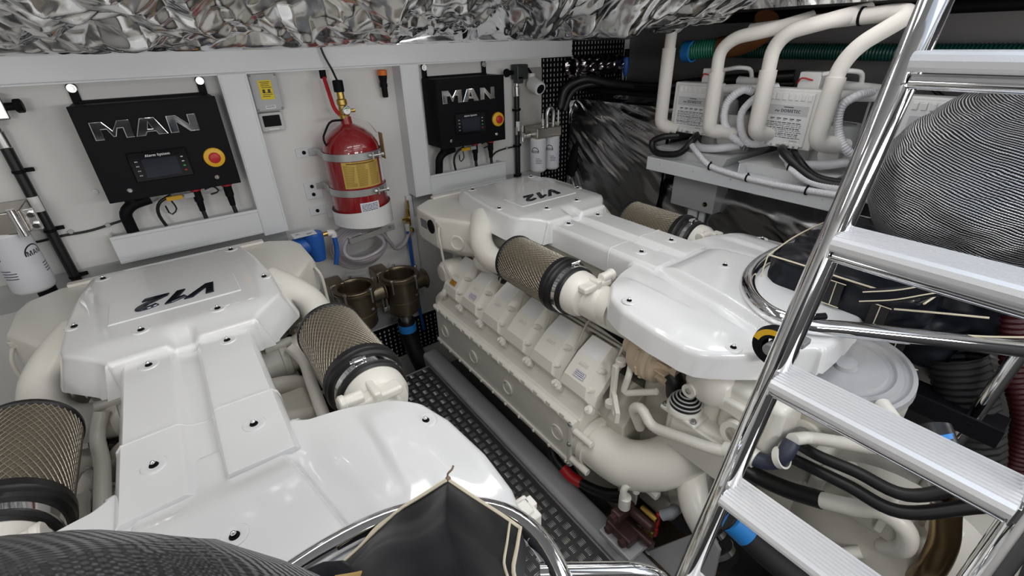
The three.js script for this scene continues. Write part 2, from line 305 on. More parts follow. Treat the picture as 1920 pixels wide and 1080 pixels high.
// ---------------------------------------------------------------- the engines (one model, placed twice)
const XL = -0.144, XR = 1.703;
function shell(z0, z1, w, top, { r = 0.025, skirt = 0.1, flare = 0.02, nx = 40, nz = 40, skirtFront = skirt, skirtBack = skirt, flareEnd = flare } = {}) {
  const cols = [], rows = [];
  const edge = (sgn, sk, fl = flare) => { const e = []; for (let k = 1; k <= 5; k++) { const a = k / 5 * Math.PI / 2; e.push({ m: sgn, out: r * Math.sin(a), drop: r * (1 - Math.cos(a)) }); } for (let k = 1; k <= 4; k++) e.push({ m: sgn, out: r + fl * k / 4, drop: r + sk * k / 4 }); return sgn < 0 ? e.reverse() : e; };
  cols.push(...edge(-1, skirt)); for (let i = 0; i <= nx; i++) cols.push({ m: -1 + 2 * i / nx, out: 0, drop: 0 }); cols.push(...edge(1, skirt));
  rows.push(...edge(-1, skirtBack, flareEnd)); for (let i = 0; i <= nz; i++) rows.push({ m: -1 + 2 * i / nz, out: 0, drop: 0 }); rows.push(...edge(1, skirtFront, flareEnd));
  const pos = [], idx = [], zc = (z0 + z1) / 2, hz = (z1 - z0) / 2 - r;
  for (const R of rows) for (const C of cols) {
    const zi = zc + R.m * hz, wz = w(zi) - r, xi = C.m * wz; const cornerU = C.out > 0 && R.out > 0;
    const x = xi + Math.sign(C.m) * C.out * (C.out > 0 ? 1 : 0) * (cornerU ? 0.75 : 1), z = zi + Math.sign(R.m) * R.out * (cornerU ? 0.75 : 1);
    pos.push(x, top(xi, zi) - Math.max(C.drop, R.drop), z);
  }
  const n = cols.length; for (let j = 0; j < rows.length - 1; j++) for (let i = 0; i < n - 1; i++) { const a = j * n + i; idx.push(a, a + n, a + n + 1, a, a + n + 1, a + 1); }
  const g = new THREE.BufferGeometry(); g.setAttribute('position', new THREE.Float32BufferAttribute(pos, 3)); g.setIndex(idx); g.computeVertexNormals(); return g;
}
const fastDish = lathe([[0.0, 0.0006], [0.016, 0.0008], [0.021, 0.0026], [0.026, 0.002], [0.029, -0.002]], 24, 'y');
const fastScrew = join(cyl(0.0105, 0.009, 0.003, 0, 0.002, 0, 'y', 16), cyl(0.005, 0.005, 0.005, 0, 0.0045, 0, 'y', 10));
const fastDome = new THREE.SphereGeometry(0.0055, 12, 8).translate(0, 0.009, 0);
function fastener(parent, x, y, z) {
  const d = mesh('fastener_dish', fastDish, M.cover, parent); d.position.set(x, y, z);
  const s = mesh('fastener', fastScrew, M.black, parent); s.position.set(x, y, z);
  const c = mesh('fastener_cap', fastDome, M.chrome, parent); c.position.set(x, y, z);
}
const meshCache = {};
function filterMesh() { // two families of helical wires = expanded metal diamonds
  const out = [], n = 44, L = 0.36, R = 0.1185;
  for (const s of [-1, 1]) for (let k = 0; k < n; k++) {
    const pos = [], idx = [], st = 18;
    for (let i = 0; i <= st; i++) { const t = i / st, a = k / n * Math.PI * 2 + s * t * L / R * 0.62, c = Math.cos(a), sn = Math.sin(a), z = t * L; const dz = 0.0011;
      pos.push(c * R, sn * R, z - dz * 1.4, c * (R + 0.0022), sn * (R + 0.0022), z, c * R, sn * R, z + dz * 1.4); }
    for (let i = 0; i < st; i++) { const a = i * 3, b = a + 3; idx.push(a, b, a + 1, b, b + 1, a + 1, a + 1, b + 1, a + 2, b + 1, b + 2, a + 2); }
    const g = new THREE.BufferGeometry(); g.setAttribute('position', new THREE.Float32BufferAttribute(pos, 3)); g.setIndex(idx); g.computeVertexNormals(); out.push(g);
  }
  return join(out);
}
const plate = (text, w = 256, h = 128, bg = '#f2f2ee', fg = '#222') => canvasTex(w, h, (g) => { g.fillStyle = bg; g.fillRect(0, 0, w, h); g.fillStyle = fg; text(g, w, h); });
const labelLines = (bg, fg, seed = 1, rows = 5, border = true) => plate((g, w, h) => { if (border) { g.strokeStyle = fg; g.lineWidth = 5; g.strokeRect(6, 6, w - 12, h - 12); } let s = seed; const r = () => (s = (s * 16807) % 2147483647) / 2147483647; for (let i = 0; i < rows; i++) { let x = 18; const y = 20 + i * (h - 34) / rows; while (x < w - 30) { const l = 10 + r() * 30; g.fillRect(x, y, Math.min(l, w - 22 - x), (h - 40) / rows * 0.55); x += l + 7; } } }, 256, 128, bg, fg);
const lm = (t) => S(0xffffff, 0.5, 0, { map: t });

function makeEngine(label) {
  const E = thing('marine_engine', label, 'engine', [XL, 0, 0], 'twin marine engines');
  // ---- crankcase and heads
  const blockProfile = [[-0.30, -0.06], [-0.40, -0.06], [-0.40, -0.03], [-0.27, 0.04], [-0.27, 0.34], [-0.46, 0.50], [-0.47, 0.58], [-0.34, 0.73], [-0.20, 0.66], [0.20, 0.66], [0.34, 0.73], [0.47, 0.58], [0.46, 0.50], [0.27, 0.34], [0.27, 0.04], [0.40, -0.03], [0.40, -0.06], [0.30, -0.06], [0.22, -0.20], [-0.22, -0.20]];
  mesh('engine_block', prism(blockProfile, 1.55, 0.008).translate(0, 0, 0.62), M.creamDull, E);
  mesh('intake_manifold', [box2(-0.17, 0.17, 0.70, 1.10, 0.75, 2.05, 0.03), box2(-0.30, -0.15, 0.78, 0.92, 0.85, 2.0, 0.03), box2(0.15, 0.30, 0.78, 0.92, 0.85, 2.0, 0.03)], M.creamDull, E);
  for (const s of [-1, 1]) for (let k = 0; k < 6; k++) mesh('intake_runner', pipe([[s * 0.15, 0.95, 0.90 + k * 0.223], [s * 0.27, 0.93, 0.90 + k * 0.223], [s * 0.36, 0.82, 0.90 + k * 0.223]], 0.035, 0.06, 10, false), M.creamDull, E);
  // ---- valve covers
  const pitch = 0.223;
  function valveCover(s) {
    // cross section (x outboard positive here) : rings along z
    const prof = t => { // t 0..1 inset
      return [[0.325, 0.80], [0.355, 0.868], [0.400, 0.898], [0.480, 0.842], [0.560, 0.757], [0.574, 0.705], [0.545, 0.655]];
    };
    const p = prof(0), wid = [0.098, 0.080, 0.060, 0.066, 0.070, 0.080, 0.095];
    const basew = [0.106, 0.106, 0.105, 0.105, 0.105, 0.106, 0.106];
    const inset = [[0.02, -0.02], [0.0, -0.035], [0, 0], [0, 0], [0, 0], [0, 0.01], [0, 0]];
    const pos = [], quads = [];
    const low = p.map(a => [a[0] - 0.060, a[1] - 0.075]);
    const ring = (pp, ws, sg) => pp.map((a, i) => [s * a[0], a[1], sg * ws[i]]);
    const rings = [ring(low, basew, -1), ring(low.map((a, i) => [lerp(a[0], p[i][0], 0.35), lerp(a[1], p[i][1], 0.35)]), basew, -1), ring(p, wid, -1), ring(p, wid, 1), ring(low.map((a, i) => [lerp(a[0], p[i][0], 0.35), lerp(a[1], p[i][1], 0.35)]), basew, 1), ring(low, basew, 1)];
    const n = p.length; rings.forEach(r => r.forEach(q => pos.push(...q)));
    const idx = []; for (let j = 0; j < rings.length - 1; j++) for (let i = 0; i < n - 1; i++) { const a = j * n + i, b = a + 1, c = a + n, d = c + 1; idx.push(a, b, d, a, d, c); }
    for (let j = 0; j < rings.length - 1; j++) for (const i of [0, n - 1]) { }
    const g = new THREE.BufferGeometry(); g.setAttribute('position', new THREE.Float32BufferAttribute(pos, 3)); g.setIndex(idx);
    return hard(g, 28);
  }
  const nx = 0.885, ny = 0.466; // outward normal of the sloping face (approx.)
  const padGeo = s => { // raised machined pads following the two upper facets
    const quad = (a, b, w0, w1, t) => { const A = [s * a[0], a[1]], B = [s * b[0], b[1]]; const dx = B[0] - A[0], dy = B[1] - A[1], l = Math.hypot(dx, dy); let nx2 = -dy / l * -s, ny2 = dx / l * s; const off = (q, o) => [q[0] + nx2 * o * 1, q[1] + ny2 * o]; const a0 = off(A, -0.003), a1 = off(A, t), b0 = off(B, -0.003), b1 = off(B, t);
      return loft([[[...a0, -w0], [...a1, -w0 + 0.003], [...a1, w0 - 0.003], [...a0, w0]], [[...b0, -w1], [...b1, -w1 + 0.003], [...b1, w1 - 0.003], [...b0, w1]]].map(r => r)); };
    return [hard(quad([0.405, 0.893], [0.476, 0.844], 0.055, 0.060, 0.004)), hard(quad([0.486, 0.836], [0.556, 0.761], 0.060, 0.063, 0.003))];
  };
  for (const s of [-1, 1]) {
    const vg = valveCover(s), [pa, pb] = padGeo(s);
    const ears = [-1, 1].map(q => lathe([[0, 0], [0.021, 0], [0.021, 0.030], [0.017, 0.034], [0, 0.034]], 16, 'y').rotateZ(-s * 0.75).translate(s * 0.548, 0.640, q * 0.100));
    const scoops = [0, 1].map(k => { const g = lathe([[0, 0], [0.018, 0], [0.015, 0.05], [0.011, 0.065], [0, 0.065]], 14, 'y'); return g.rotateZ(-s * 1.0).translate(s * (0.44 + k * 0.06), 0.79 - k * 0.075, 0.078); });
    const hexg = bolt(0.011, 0.012).rotateZ(-s * 0.75);
    const man = text3('MAN', 0.018, 0.002).rotateY(0);
    // lettering lies on the sloping face: right = -z*s ..., up = inboard
    const up = V(-s * 0.685, 0.728, 0).normalize(), right = V(0, 0, -s), nrm = right.clone().cross(up);
    man.applyMatrix4(new THREE.Matrix4().makeBasis(right, up, nrm)).translate(s * 0.506, 0.814, 0).translate(nrm.x * 0.003, nrm.y * 0.003, 0);
    for (let k = 0; k < 6; k++) {
      const vc = mesh('valve_cover', vg, M.cream, E); vc.position.z = 0.835 + k * pitch;
      mesh('pad', pa, M.cover, vc); mesh('lettered_pad', [pb, man], M.cream, vc);
      ears.forEach(g => mesh('bolt_boss', g, M.cream, vc)); scoops.forEach(g => mesh('casting_rib', g, M.cream, vc));
      for (const q of [-1, 1]) { const b = mesh('bolt', hexg, M.cream, vc); b.position.set(s * 0.571, 0.664, q * 0.100); }
      if (k === 0 || k === 1 || k === 5) {
        const t = k === 0 ? labelLines('#c8901c', '#5a3c08', 5, 3) : labelLines('#e9e6ee', '#3b2f52', 9 + k, 3);
        const lg = new THREE.PlaneGeometry(0.06, 0.032); lg.applyMatrix4(new THREE.Matrix4().makeBasis(right, up, nrm)).translate(s * 0.539 + nrm.x * 0.005, 0.780 + nrm.y * 0.005, 0.010);
        mesh('sticker', lg, lm(t), vc).userData.label = k === 0 ? 'small orange sticker' : 'small white data sticker';
      }
    }
    // ---- exhaust manifold
    const mp = [[0.42, 0.50], [0.44, 0.66], [0.50, 0.672], [0.535, 0.66], [0.560, 0.62], [0.575, 0.585], [0.585, 0.575], [0.585, 0.295], [0.56, 0.285], [0.42, 0.36]].map(q => [s * q[0], q[1]]);
    const ma = mesh('exhaust_manifold', prism(s > 0 ? mp.slice().reverse() : mp, 1.36, 0.01).translate(0, 0, 0.66), M.cream, E);
    mesh('cover_plate', box2(Math.min(s * 0.585, s * 0.60), Math.max(s * 0.585, s * 0.60), 0.305, 0.545, 0.67, 1.99, 0.006), M.cream, ma);
    mesh('flange', [box2(Math.min(s * 0.575, s * 0.612), Math.max(s * 0.575, s * 0.612), 0.535, 0.572, 0.66, 2.0, 0.008), box2(Math.min(s * 0.575, s * 0.610), Math.max(s * 0.575, s * 0.610), 0.285, 0.31, 0.66, 2.0, 0.006), box2(Math.min(s * 0.575, s * 0.615), Math.max(s * 0.575, s * 0.615), 0.285, 0.57, 1.975, 2.005, 0.008)], M.cream, ma);
    const hb = orient(rod(0.011, 0.05, 0, 0, 0, 'y', 14), 'y'), bb = bolt(0.009, 0.010).rotateZ(-s * Math.PI / 2);
    for (let k = 0; k < 14; k++) { const b = mesh('bolt_sleeve', rodSleeve(), M.cream, ma); b.position.set(s * 0.605, 0.558, 0.70 + k * 0.098); }
    for (let k = 0; k < 11; k++) { const b = mesh('bolt', bb, M.cream, ma); b.position.set(s * 0.607, 0.296, 0.72 + k * 0.125); }
    for (const [yy, zz] of [[0.555, 1.99], [0.43, 1.99], [0.30, 1.99]]) { const b = mesh('bolt', bb, M.zinc, ma); b.position.set(s * 0.613, yy, zz); }
    for (const zz of [0.78, 1.13, 1.48, 1.89]) { const b = mesh('round_boss', lathe([[0, 0.004], [0.024, 0.004], [0.026, 0.0], [0.034, 0.0], [0.036, 0.006], [0.042, 0.006], [0.045, -0.004]], 28, 'x').rotateY(s < 0 ? Math.PI : 0), M.cream, ma); b.position.set(s * 0.601, 0.415, zz); }
    // ---- exhaust elbow towards the turbocharger
    const el = mesh('exhaust_elbow', [curve([[s * 0.50, 0.43, 1.98], [s * 0.51, 0.43, 2.10], [s * 0.50, 0.45, 2.24], [s * 0.44, 0.52, 2.36], [s * 0.35, 0.62, 2.42], [s * 0.30, 0.70, 2.42]], 0.105, 24), cyl(0.115, 0.115, 0.03, s * 0.50, 0.43, 2.02, 'z', 28), lathe([[0.05, 0], [0.125, 0], [0.125, 0.03], [0.05, 0.03]], 28, 'z', s * 0.50, 0.43, 2.04)], M.cream, E);
    for (const [dx, dy] of [[0.10, 0.09], [0.11, -0.08], [-0.06, 0.12]]) { const b = mesh('bolt_sleeve', rod(0.017, 0.11, 0, 0, 0, 'z', 16), M.cream, el); b.position.set(s * (0.50 + dx), 0.43 + dy, 2.06); }
    // lifting eye bracket
    const lug = shapeOf([[-0.07, -0.025], [0.05, -0.045], [0.075, -0.02], [0.07, 0.035], [0.02, 0.05], [-0.07, 0.03]]); lug.holes.push(hole(0.035, 0.0, 0.022)); lug.holes.push(hole(-0.03, 0.002, 0.014));
    mesh('lifting_eye', prism(lug, 0.02, 0.004).rotateY(-s * 0.9).translate(s * 0.52, 0.715, 2.14), M.cream, E);
    // injector rail, loom and small pipes between filter and covers
    mesh('fuel_rail', [pipe([[s * 0.345, 0.90, 0.85], [s * 0.345, 0.90, 2.08]], 0.011, 0.02, 10), pipe([[s * 0.365, 0.885, 0.80], [s * 0.365, 0.89, 2.12]], 0.007, 0.02, 8)], M.creamDull, E);
    for (let k = 0; k < 6; k++) mesh('injector_pipe', curve([[s * 0.345, 0.905, 0.93 + k * pitch], [s * 0.37, 0.935, 0.94 + k * pitch], [s * 0.405, 0.90, 0.945 + k * pitch], [s * 0.45, 0.80, 0.945 + k * pitch]], 0.006, 8), M.creamDull, E);
    mesh('wiring_loom', curve([[s * 0.33, 0.93, 1.0], [s * 0.33, 0.935, 1.4], [s * 0.34, 0.93, 1.8], [s * 0.36, 0.92, 2.05]], 0.012, 8), M.black, E);
    for (let k = 0; k < 5; k++) mesh('loom_clip', box(0.03, 0.03, 0.022, s * 0.335, 0.935, 1.06 + k * 0.22, 0.004), M.plasticGrey, E);
    // ---- air filter
    const af = mesh('air_filter', lathe(Array.from({ length: 3 }, (_, i) => [0.115, i * 0.18]), 48, 'z', 0, 0, 0), M.paper, E); af.position.set(s * 0.44, 1.10, 1.36);
    meshCache.f = meshCache.f || filterMesh(); const fm = mesh('wire_mesh', meshCache.f, M.wire, af); fm.userData.kind = 'stuff';
    mesh('pleats', pleats(), M.paper, af).userData.kind = 'stuff';
    mesh('end_ring', [lathe([[0.06, 0.006], [0.116, 0.0], [0.1235, 0.004], [0.1235, 0.016], [0.118, 0.02]], 48, 'z', 0, 0, -0.008), cyl(0.118, 0.118, 0.004, 0, 0, 0.0, 'z', 40)], M.rubber, af);
    mesh('rubber_boot', lathe([[0.117, 0], [0.129, 0.004], [0.131, 0.03], [0.127, 0.036], [0.127, 0.05], [0.118, 0.055], [0.110, 0.105], [0.113, 0.11], [0.104, 0.115]], 48, 'z', 0, 0, 0.34), M.rubber, af);
    mesh('clamp_band', [lathe([[0.112, 0], [0.1155, 0.001], [0.1155, 0.026], [0.112, 0.027]], 48, 'z', 0, 0, 0.405), box(0.03, 0.022, 0.022, -s * 0.02, 0.118, 0.418, 0.004), rod(0.005, 0.05, -s * 0.02, 0.125, 0.418, 'x', 10)], M.chrome, af);
    const duct = mesh('intake_duct', [lathe([[0, 0.09], [0.03, 0.095], [0.085, 0.08], [0.1, 0.05], [0.103, 0.0], [0.09, 0.0]], 40, 'z', s * 0.44, 1.10, 1.80), cyl(0.085, 0.075, 0.16, s * 0.40, 1.08, 1.93, 'z', 28), curve([[s * 0.42, 1.09, 1.86], [s * 0.38, 1.06, 1.98], [s * 0.30, 1.00, 2.08]], 0.085, 20), box(0.025, 0.15, 0.10, s * 0.42, 1.12, 1.88, 0.008), box(0.16, 0.03, 0.05, s * 0.42, 1.165, 1.90, 0.01)], M.cream, E);
    mesh('duct_stub', [rod(0.022, 0.06, s * 0.355, 1.185, 1.90, 'x', 16), rod(0.027, 0.02, s * 0.325, 1.185, 1.90, 'x', 16)], M.cream, duct);
    // ---- charge-air pipe at the front
    const cp = mesh('charge_air_pipe', [curve([[s * 0.41, 1.05, 0.80], [s * 0.415, 1.05, 0.92], [s * 0.44, 1.05, 1.05]], 0.045, 20), curve([[s * 0.33, 1.165, 0.88], [s * 0.39, 1.135, 0.96], [s * 0.445, 1.08, 1.05], [s * 0.445, 1.03, 1.13], [s * 0.39, 0.995, 1.20], [s * 0.28, 0.975, 1.225], [s * 0.12, 0.965, 1.23]], 0.066, 24), lathe([[0.04, 0], [0.053, 0], [0.055, 0.02], [0.04, 0.02]], 24, 'z', s * 0.413, 1.05, 0.93)], M.cream, E);
    mesh('pipe_clamp', [lathe([[0.066, 0], [0.0725, 0.002], [0.0725, 0.028], [0.066, 0.03]], 28, 'x', s * 0.27 - 0.015, 0.974, 1.226), rod(0.018, 0.10, s * 0.26, 1.05, 1.24, 'x', 16)], M.cream, cp);
    // ---- coolant pipe along the inner side
    mesh('coolant_pipe', pipe([[s * 0.29, 1.05, 1.28], [s * 0.325, 0.99, 1.32], [s * 0.315, 0.96, 1.42], [s * 0.275, 1.02, 1.94], [s * 0.275, 0.95, 2.02]], 0.021, 0.05, 16), M.cream, E);
  }
  // ---- expansion tank across the front
  {
    const plan = [[-0.54, 0.43], [-0.56, 0.50], [-0.56, 0.72], [-0.42, 0.96], [0.42, 0.96], [0.56, 0.72], [0.56, 0.50], [0.54, 0.43], [0.44, 0.36], [-0.44, 0.36]];
    const sc = (k, y, dz = 0) => plan.map(([x, z]) => [x * k, y, (z - 0.66) * k + 0.66 + dz]);
    const ring = [sc(0.74, 0.88), sc(0.95, 0.955), sc(0.99, 0.975), sc(1, 0.99), sc(1, 1.145), sc(0.99, 1.160), sc(0.965, 1.168), sc(0.94, 1.170)].map(r => r.slice().reverse());
    const tk = mesh('expansion_tank', hard(loft(ring), 25), M.cream, E);
    mesh('seam', [box2(-0.40, 0.40, 1.17, 1.186, 0.36, 0.40, 0.006)], M.cream, tk);
    for (const s of [-1, 1]) {
      mesh('round_boss', lathe([[0, 0], [0.034, 0], [0.036, 0.006], [0.046, 0.006], [0.05, 0]], 28, 'z').rotateY(s * 1.042).translate(s * 0.490, 1.03, 0.842), M.cream, tk);
      mesh('vent_pipe', [rod(0.016, 0.03, s * 0.545, 1.13, 0.74, 'y', 14), pipe([[s * 0.545, 1.13, 0.74], [s * 0.57, 1.08, 0.77], [s * 0.565, 0.88, 0.80], [s * 0.54, 0.80, 0.82]], 0.0075, 0.03, 8)], M.creamDull, tk);
      mesh('filler_neck', [rod(0.022, 0.06, s * 0.38, 1.17, 0.90, 'y', 18), rod(0.014, 0.14, s * 0.385, 1.10, 0.955, 'y', 14), rod(0.02, 0.02, s * 0.385, 1.165, 0.955, 'y', 12)], M.cream, tk);
      mesh('opening', lathe([[0, 0.002], [0.034, 0.002], [0.036, 0.004], [0.042, 0.004], [0.044, -0.004]], 28, 'x').rotateY(s < 0 ? Math.PI : 0).translate(s * 0.562, 1.10, 0.665), M.black, tk).userData.label = 'round black filler opening';
      mesh('sticker', new THREE.PlaneGeometry(0.085, 0.055).rotateY(s * Math.PI / 2).rotateX(0).translate(s * 0.5615, 1.092, 0.565), lm(labelLines('#77787c', '#8b8c90', 3, 4, false)), tk);
      mesh('sticker', new THREE.PlaneGeometry(0.085, 0.055).rotateY(s * Math.PI / 2).translate(s * 0.5525, 1.0, 0.60), lm(labelLines('#d6d5d0', '#99958a', 7, 4)), tk);
    }
  }
  // front accessories under the tank
  for (const s of [-1, 1]) {
    mesh('front_pump', [lathe([[0, 0.06], [0.05, 0.055], [0.072, 0.03], [0.078, 0], [0.075, -0.09], [0, -0.09]], 28, 'x').rotateY(s < 0 ? Math.PI : 0).translate(s * 0.50, 0.80, 0.72), curve([[s * 0.45, 0.74, 0.78], [s * 0.56, 0.70, 0.78], [s * 0.58, 0.62, 0.70], [s * 0.56, 0.52, 0.66]], 0.022, 12)], M.cream, E);
    const hp = mesh('hose_bend', curve([[s * 0.42, 0.93, 0.95], [s * 0.44, 0.94, 1.02], [s * 0.37, 0.90, 1.05], [s * 0.28, 0.84, 1.04]], 0.032, 16), M.cream, E);
    mesh('coupling', curve([[s * 0.38, 0.86, 1.10], [s * 0.36, 0.885, 1.20]], 0.028, 14), M.rubber, hp);
  }
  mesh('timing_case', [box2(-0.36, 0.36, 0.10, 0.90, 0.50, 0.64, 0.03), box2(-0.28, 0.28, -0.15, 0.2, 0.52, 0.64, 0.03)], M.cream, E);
  // ---- top covers
  const w1 = z => interp([[0.50, 0.24], [0.53, 0.265], [0.60, 0.285], [0.75, 0.315], [0.95, 0.335], [1.17, 0.335], [1.22, 0.325], [1.27, 0.28], [1.315, 0.23], [1.35, 0.215]], z);
  const t1 = (x, z) => 1.262 - 0.018 * smooth(1.22, 1.34, z) - 0.02 * smooth(0.62, 0.52, z) - 0.010 * smooth(0.24, 0.33, Math.abs(x)) - 0.022 * smooth(0.045, 0.025, Math.abs(x + 0.008)) * smooth(1.24, 1.33, z) - 0.012 * smooth(0.35, 0.5, Math.abs(x));
  const fc = mesh('front_cover', shell(0.515, 1.352, w1, t1, { r: 0.02, skirt: 0.105, flare: 0.04, flareEnd: 0.006, nx: 44, nz: 54 }), M.cover, E);
  mesh('lettering_panel', prism([[-0.205, -1.115], [0.205, -1.115], [0.205, -0.935], [-0.205, -0.935]], 0.006, 0.0025).rotateX(-Math.PI / 2).translate(0, 1.2595, 0), M.cover, fc);
  {
    const g = text3('V12', 0.105, 0.004, 0.0025); g.applyMatrix4(new THREE.Matrix4().makeShear(0, 0, 0.38, 0, 0, 0)); g.scale(1.04, 0.84, 1);
    g.computeBoundingBox(); const b = g.boundingBox; g.translate(-(b.min.x + b.max.x) / 2, -(b.min.y + b.max.y) / 2, 0);
    g.applyMatrix4(new THREE.Matrix4().makeBasis(V(-1, 0, 0), V(0, 0, 1), V(0, 1, 0))).translate(0, 1.2652, 1.025);
    mesh('emblem', g, P(lin(0.05, 0.055, 0.07), 0.12, 0.85), fc).userData.label = 'dark raised V12 emblem';
  }
  for (const s of [-1, 1]) { fastener(fc, s * 0.302, 1.2545, 1.025); fastener(fc, s * 0.113, 1.262, 1.215); fastener(fc, s * 0.235, 1.262, 0.635); }
  const prof = (o) => { const p = [[-0.190, 1.10], [-0.188, 1.19], [-0.184, 1.206], [-0.172, 1.219], [-0.055, 1.222], [-0.047, 1.218], [-0.036, 1.207], [-0.022, 1.200], [0.008, 1.196], [0.018, 1.198], [0.030, 1.2215], [0.040, 1.2235], [0.172, 1.219], [0.184, 1.206], [0.188, 1.19], [0.190, 1.10]]; return p.map(([x, y]) => [x * (1 + o), y + o * 0.25]); };
  const strip = (z0, z1, o, b) => prism(prof(o).concat([[0.17, 1.08], [-0.17, 1.08]]).reverse().map(q => q), z1 - z0, b).translate(0, 0, z0);
  const cc = mesh('centre_cover', hard(strip(1.31, 1.752, 0, 0.001), 30), M.cover, E);
  const cc2 = mesh('centre_cover', hard(strip(1.758, 2.02, 0.014, 0.0025), 30), M.cover, E);
  for (const s of [-1, 1]) { fastener(cc, s * 0.109, 1.2215, 1.392); fastener(cc2, s * 0.108, 1.2255, 1.88); }
  mesh('seam_lip', hard(strip(1.7515, 1.7585, 0.022, 0.002), 30), M.cover, cc2);
  const w3 = z => interp([[1.90, 0.205], [1.93, 0.25], [1.96, 0.355], [2.0, 0.44], [2.06, 0.505], [2.15, 0.535], [2.3, 0.55], [2.42, 0.545], [2.47, 0.53], [2.51, 0.50], [2.55, 0.455], [2.60, 0.385], [2.66, 0.30], [2.72, 0.22]], z);
  const t3 = (x, z) => {
    const a = Math.abs(x), ridge = lerp(0.165, 0.25, (z - 2.09) / 0.45), fade = smooth(1.98, 2.12, z);
    let y = 1.215 - 0.02 * smooth(2.3, 2.65, z);
    y += 0.026 * fade * smooth(ridge + 0.010, ridge - 0.010, a) - 0.014 * fade * smooth(ridge + 0.09, ridge + 0.010, a) * smooth(ridge - 0.008, ridge + 0.010, a);
    y -= 0.007 * smooth(0.30, 0.20, a) * smooth(2.12, 2.0, z);                     // dip where the centre cover ends
    y -= 0.012 * smooth(0.44, 0.54, a);
    y += 0.012 * smooth(0.33, 0.36, a) * smooth(0.5, 0.40, a) * smooth(1.96, 2.06, z) * smooth(2.4, 2.1, z);
    return y;
  };
  const rc = mesh('rear_cover', shell(1.885, 2.72, w3, t3, { r: 0.026, skirt: 0.072, flare: 0.008, skirtBack: 0.06, nx: 190, nz: 80 }), M.cover, E);
  for (const s of [-1, 1]) { fastener(rc, s * 0.475, t3(0.475, 2.13) - 0.001, 2.13); fastener(rc, s * 0.43, t3(0.43, 2.525), 2.525); }
  fastener(rc, 0.02, t3(0.02, 2.21), 2.21);
  // ---- rear end: turbochargers, pump, flywheel housing
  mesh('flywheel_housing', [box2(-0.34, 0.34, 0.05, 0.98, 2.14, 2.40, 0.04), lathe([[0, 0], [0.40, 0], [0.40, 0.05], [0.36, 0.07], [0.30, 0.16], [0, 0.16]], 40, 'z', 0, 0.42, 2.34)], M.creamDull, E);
  for (const s of [-1, 1]) {
    const tb = mesh('turbocharger', lathe([[0, -0.13], [0.05, -0.13], [0.062, -0.09], [0.066, -0.075], [0.098, -0.07], [0.108, -0.05], [0.110, 0.015], [0.100, 0.03], [0.104, 0.034], [0.104, 0.048], [0.085, 0.055], [0.060, 0.075], [0.050, 0.13], [0, 0.13]], 40, 'z').translate(s * 0.36, 0.95, 2.20), M.turbo, E);
    for (let k = 0; k < 9; k++) { const a = k / 9 * Math.PI * 2, q = mesh('clamp_lug', box(0.014, 0.05, 0.014, 0, 0, 0, 0.004), M.turbo, tb); q.position.set(s * 0.36 + Math.cos(a) * 0.108, 0.95 + Math.sin(a) * 0.108, 2.19); q.rotation.z = a; }
    for (let k = 0; k < 14; k++) { const a = k / 14 * Math.PI * 2, q = mesh('cooling_fin', box(0.04, 0.008, 0.05, 0, 0, 0, 0.002), M.turbo, tb); q.position.set(s * 0.36 + Math.cos(a) * 0.066, 0.95 + Math.sin(a) * 0.066, 2.285); q.rotation.z = a; }
    mesh('turbine_casing', [lathe([[0, -0.08], [0.045, -0.075], [0.07, -0.045], [0.080, 0], [0.075, 0.045], [0.05, 0.075], [0, 0.085]], 32, 'z').translate(s * 0.40, 1.005, 2.47), rod(0.022, 0.05, s * 0.45, 0.985, 2.435, 'x', 18), lathe([[0.012, 0], [0.026, 0], [0.026, 0.02], [0.012, 0.02]], 20, 'x').rotateY(s < 0 ? Math.PI : 0).translate(s * 0.465, 0.985, 2.435), curve([[s * 0.33, 0.92, 2.48], [s * 0.33, 0.80, 2.46], [s * 0.30, 0.70, 2.42]], 0.065, 16)], M.cream, E);
    mesh('dark_hose', curve([[s * 0.38, 0.94, 2.28], [s * 0.39, 0.91, 2.32], [s * 0.38, 0.84, 2.33]], 0.036, 14), M.rubber, E);
    const wp = mesh('water_pump', [box2(Math.min(s * 0.26, s * 0.45), Math.max(s * 0.26, s * 0.45), 0.66, 0.84, 2.34, 2.64, 0.03), cyl(0.10, 0.085, 0.16, s * 0.36, 0.62, 2.40, 'y', 28), box(0.15, 0.02, 0.15, s * 0.41, 0.845, 2.41, 0.008), box(0.02, 0.16, 0.24, s * 0.455, 0.745, 2.50, 0.006)], M.cream, E);
    const cap = mesh('ribbed_cap', lathe([[0, 0.062], [0.012, 0.062], [0.013, 0.054], [0.024, 0.053], [0.026, 0.046], [0.036, 0.044], [0.038, 0.036], [0.046, 0.034], [0.048, 0.024], [0.055, 0.022], [0.057, 0.0]], 36, 'y', s * 0.43, 0.868, 2.405, 60), M.rubber, wp);
    for (const [rr, yy] of [[0.025, 0.0525], [0.037, 0.0435], [0.047, 0.033], [0.0555, 0.0205]]) mesh('cap_ring', new THREE.TorusGeometry(rr, 0.0032, 8, 36).rotateX(Math.PI / 2).translate(s * 0.43, 0.868 + yy, 2.405), M.plasticGrey, wp);
    mesh('cap_base', lathe([[0, 0], [0.066, 0], [0.068, 0.008], [0.064, 0.02], [0.057, 0.022]], 32, 'y', s * 0.43, 0.852, 2.405), M.cream, wp);
    mesh('cap_button', cyl(0.009, 0.008, 0.006, s * 0.43, 0.936, 2.405, 'y', 12), M.redPlastic, wp);
    for (const [dx, dz] of [[0.06, 0.06], [-0.06, 0.06], [0.06, -0.06], [-0.06, -0.06]]) { const b = mesh('bolt', bolt(0.009, 0.012), M.zinc, wp); b.position.set(s * 0.41 + dx, 0.855, 2.41 + dz); }
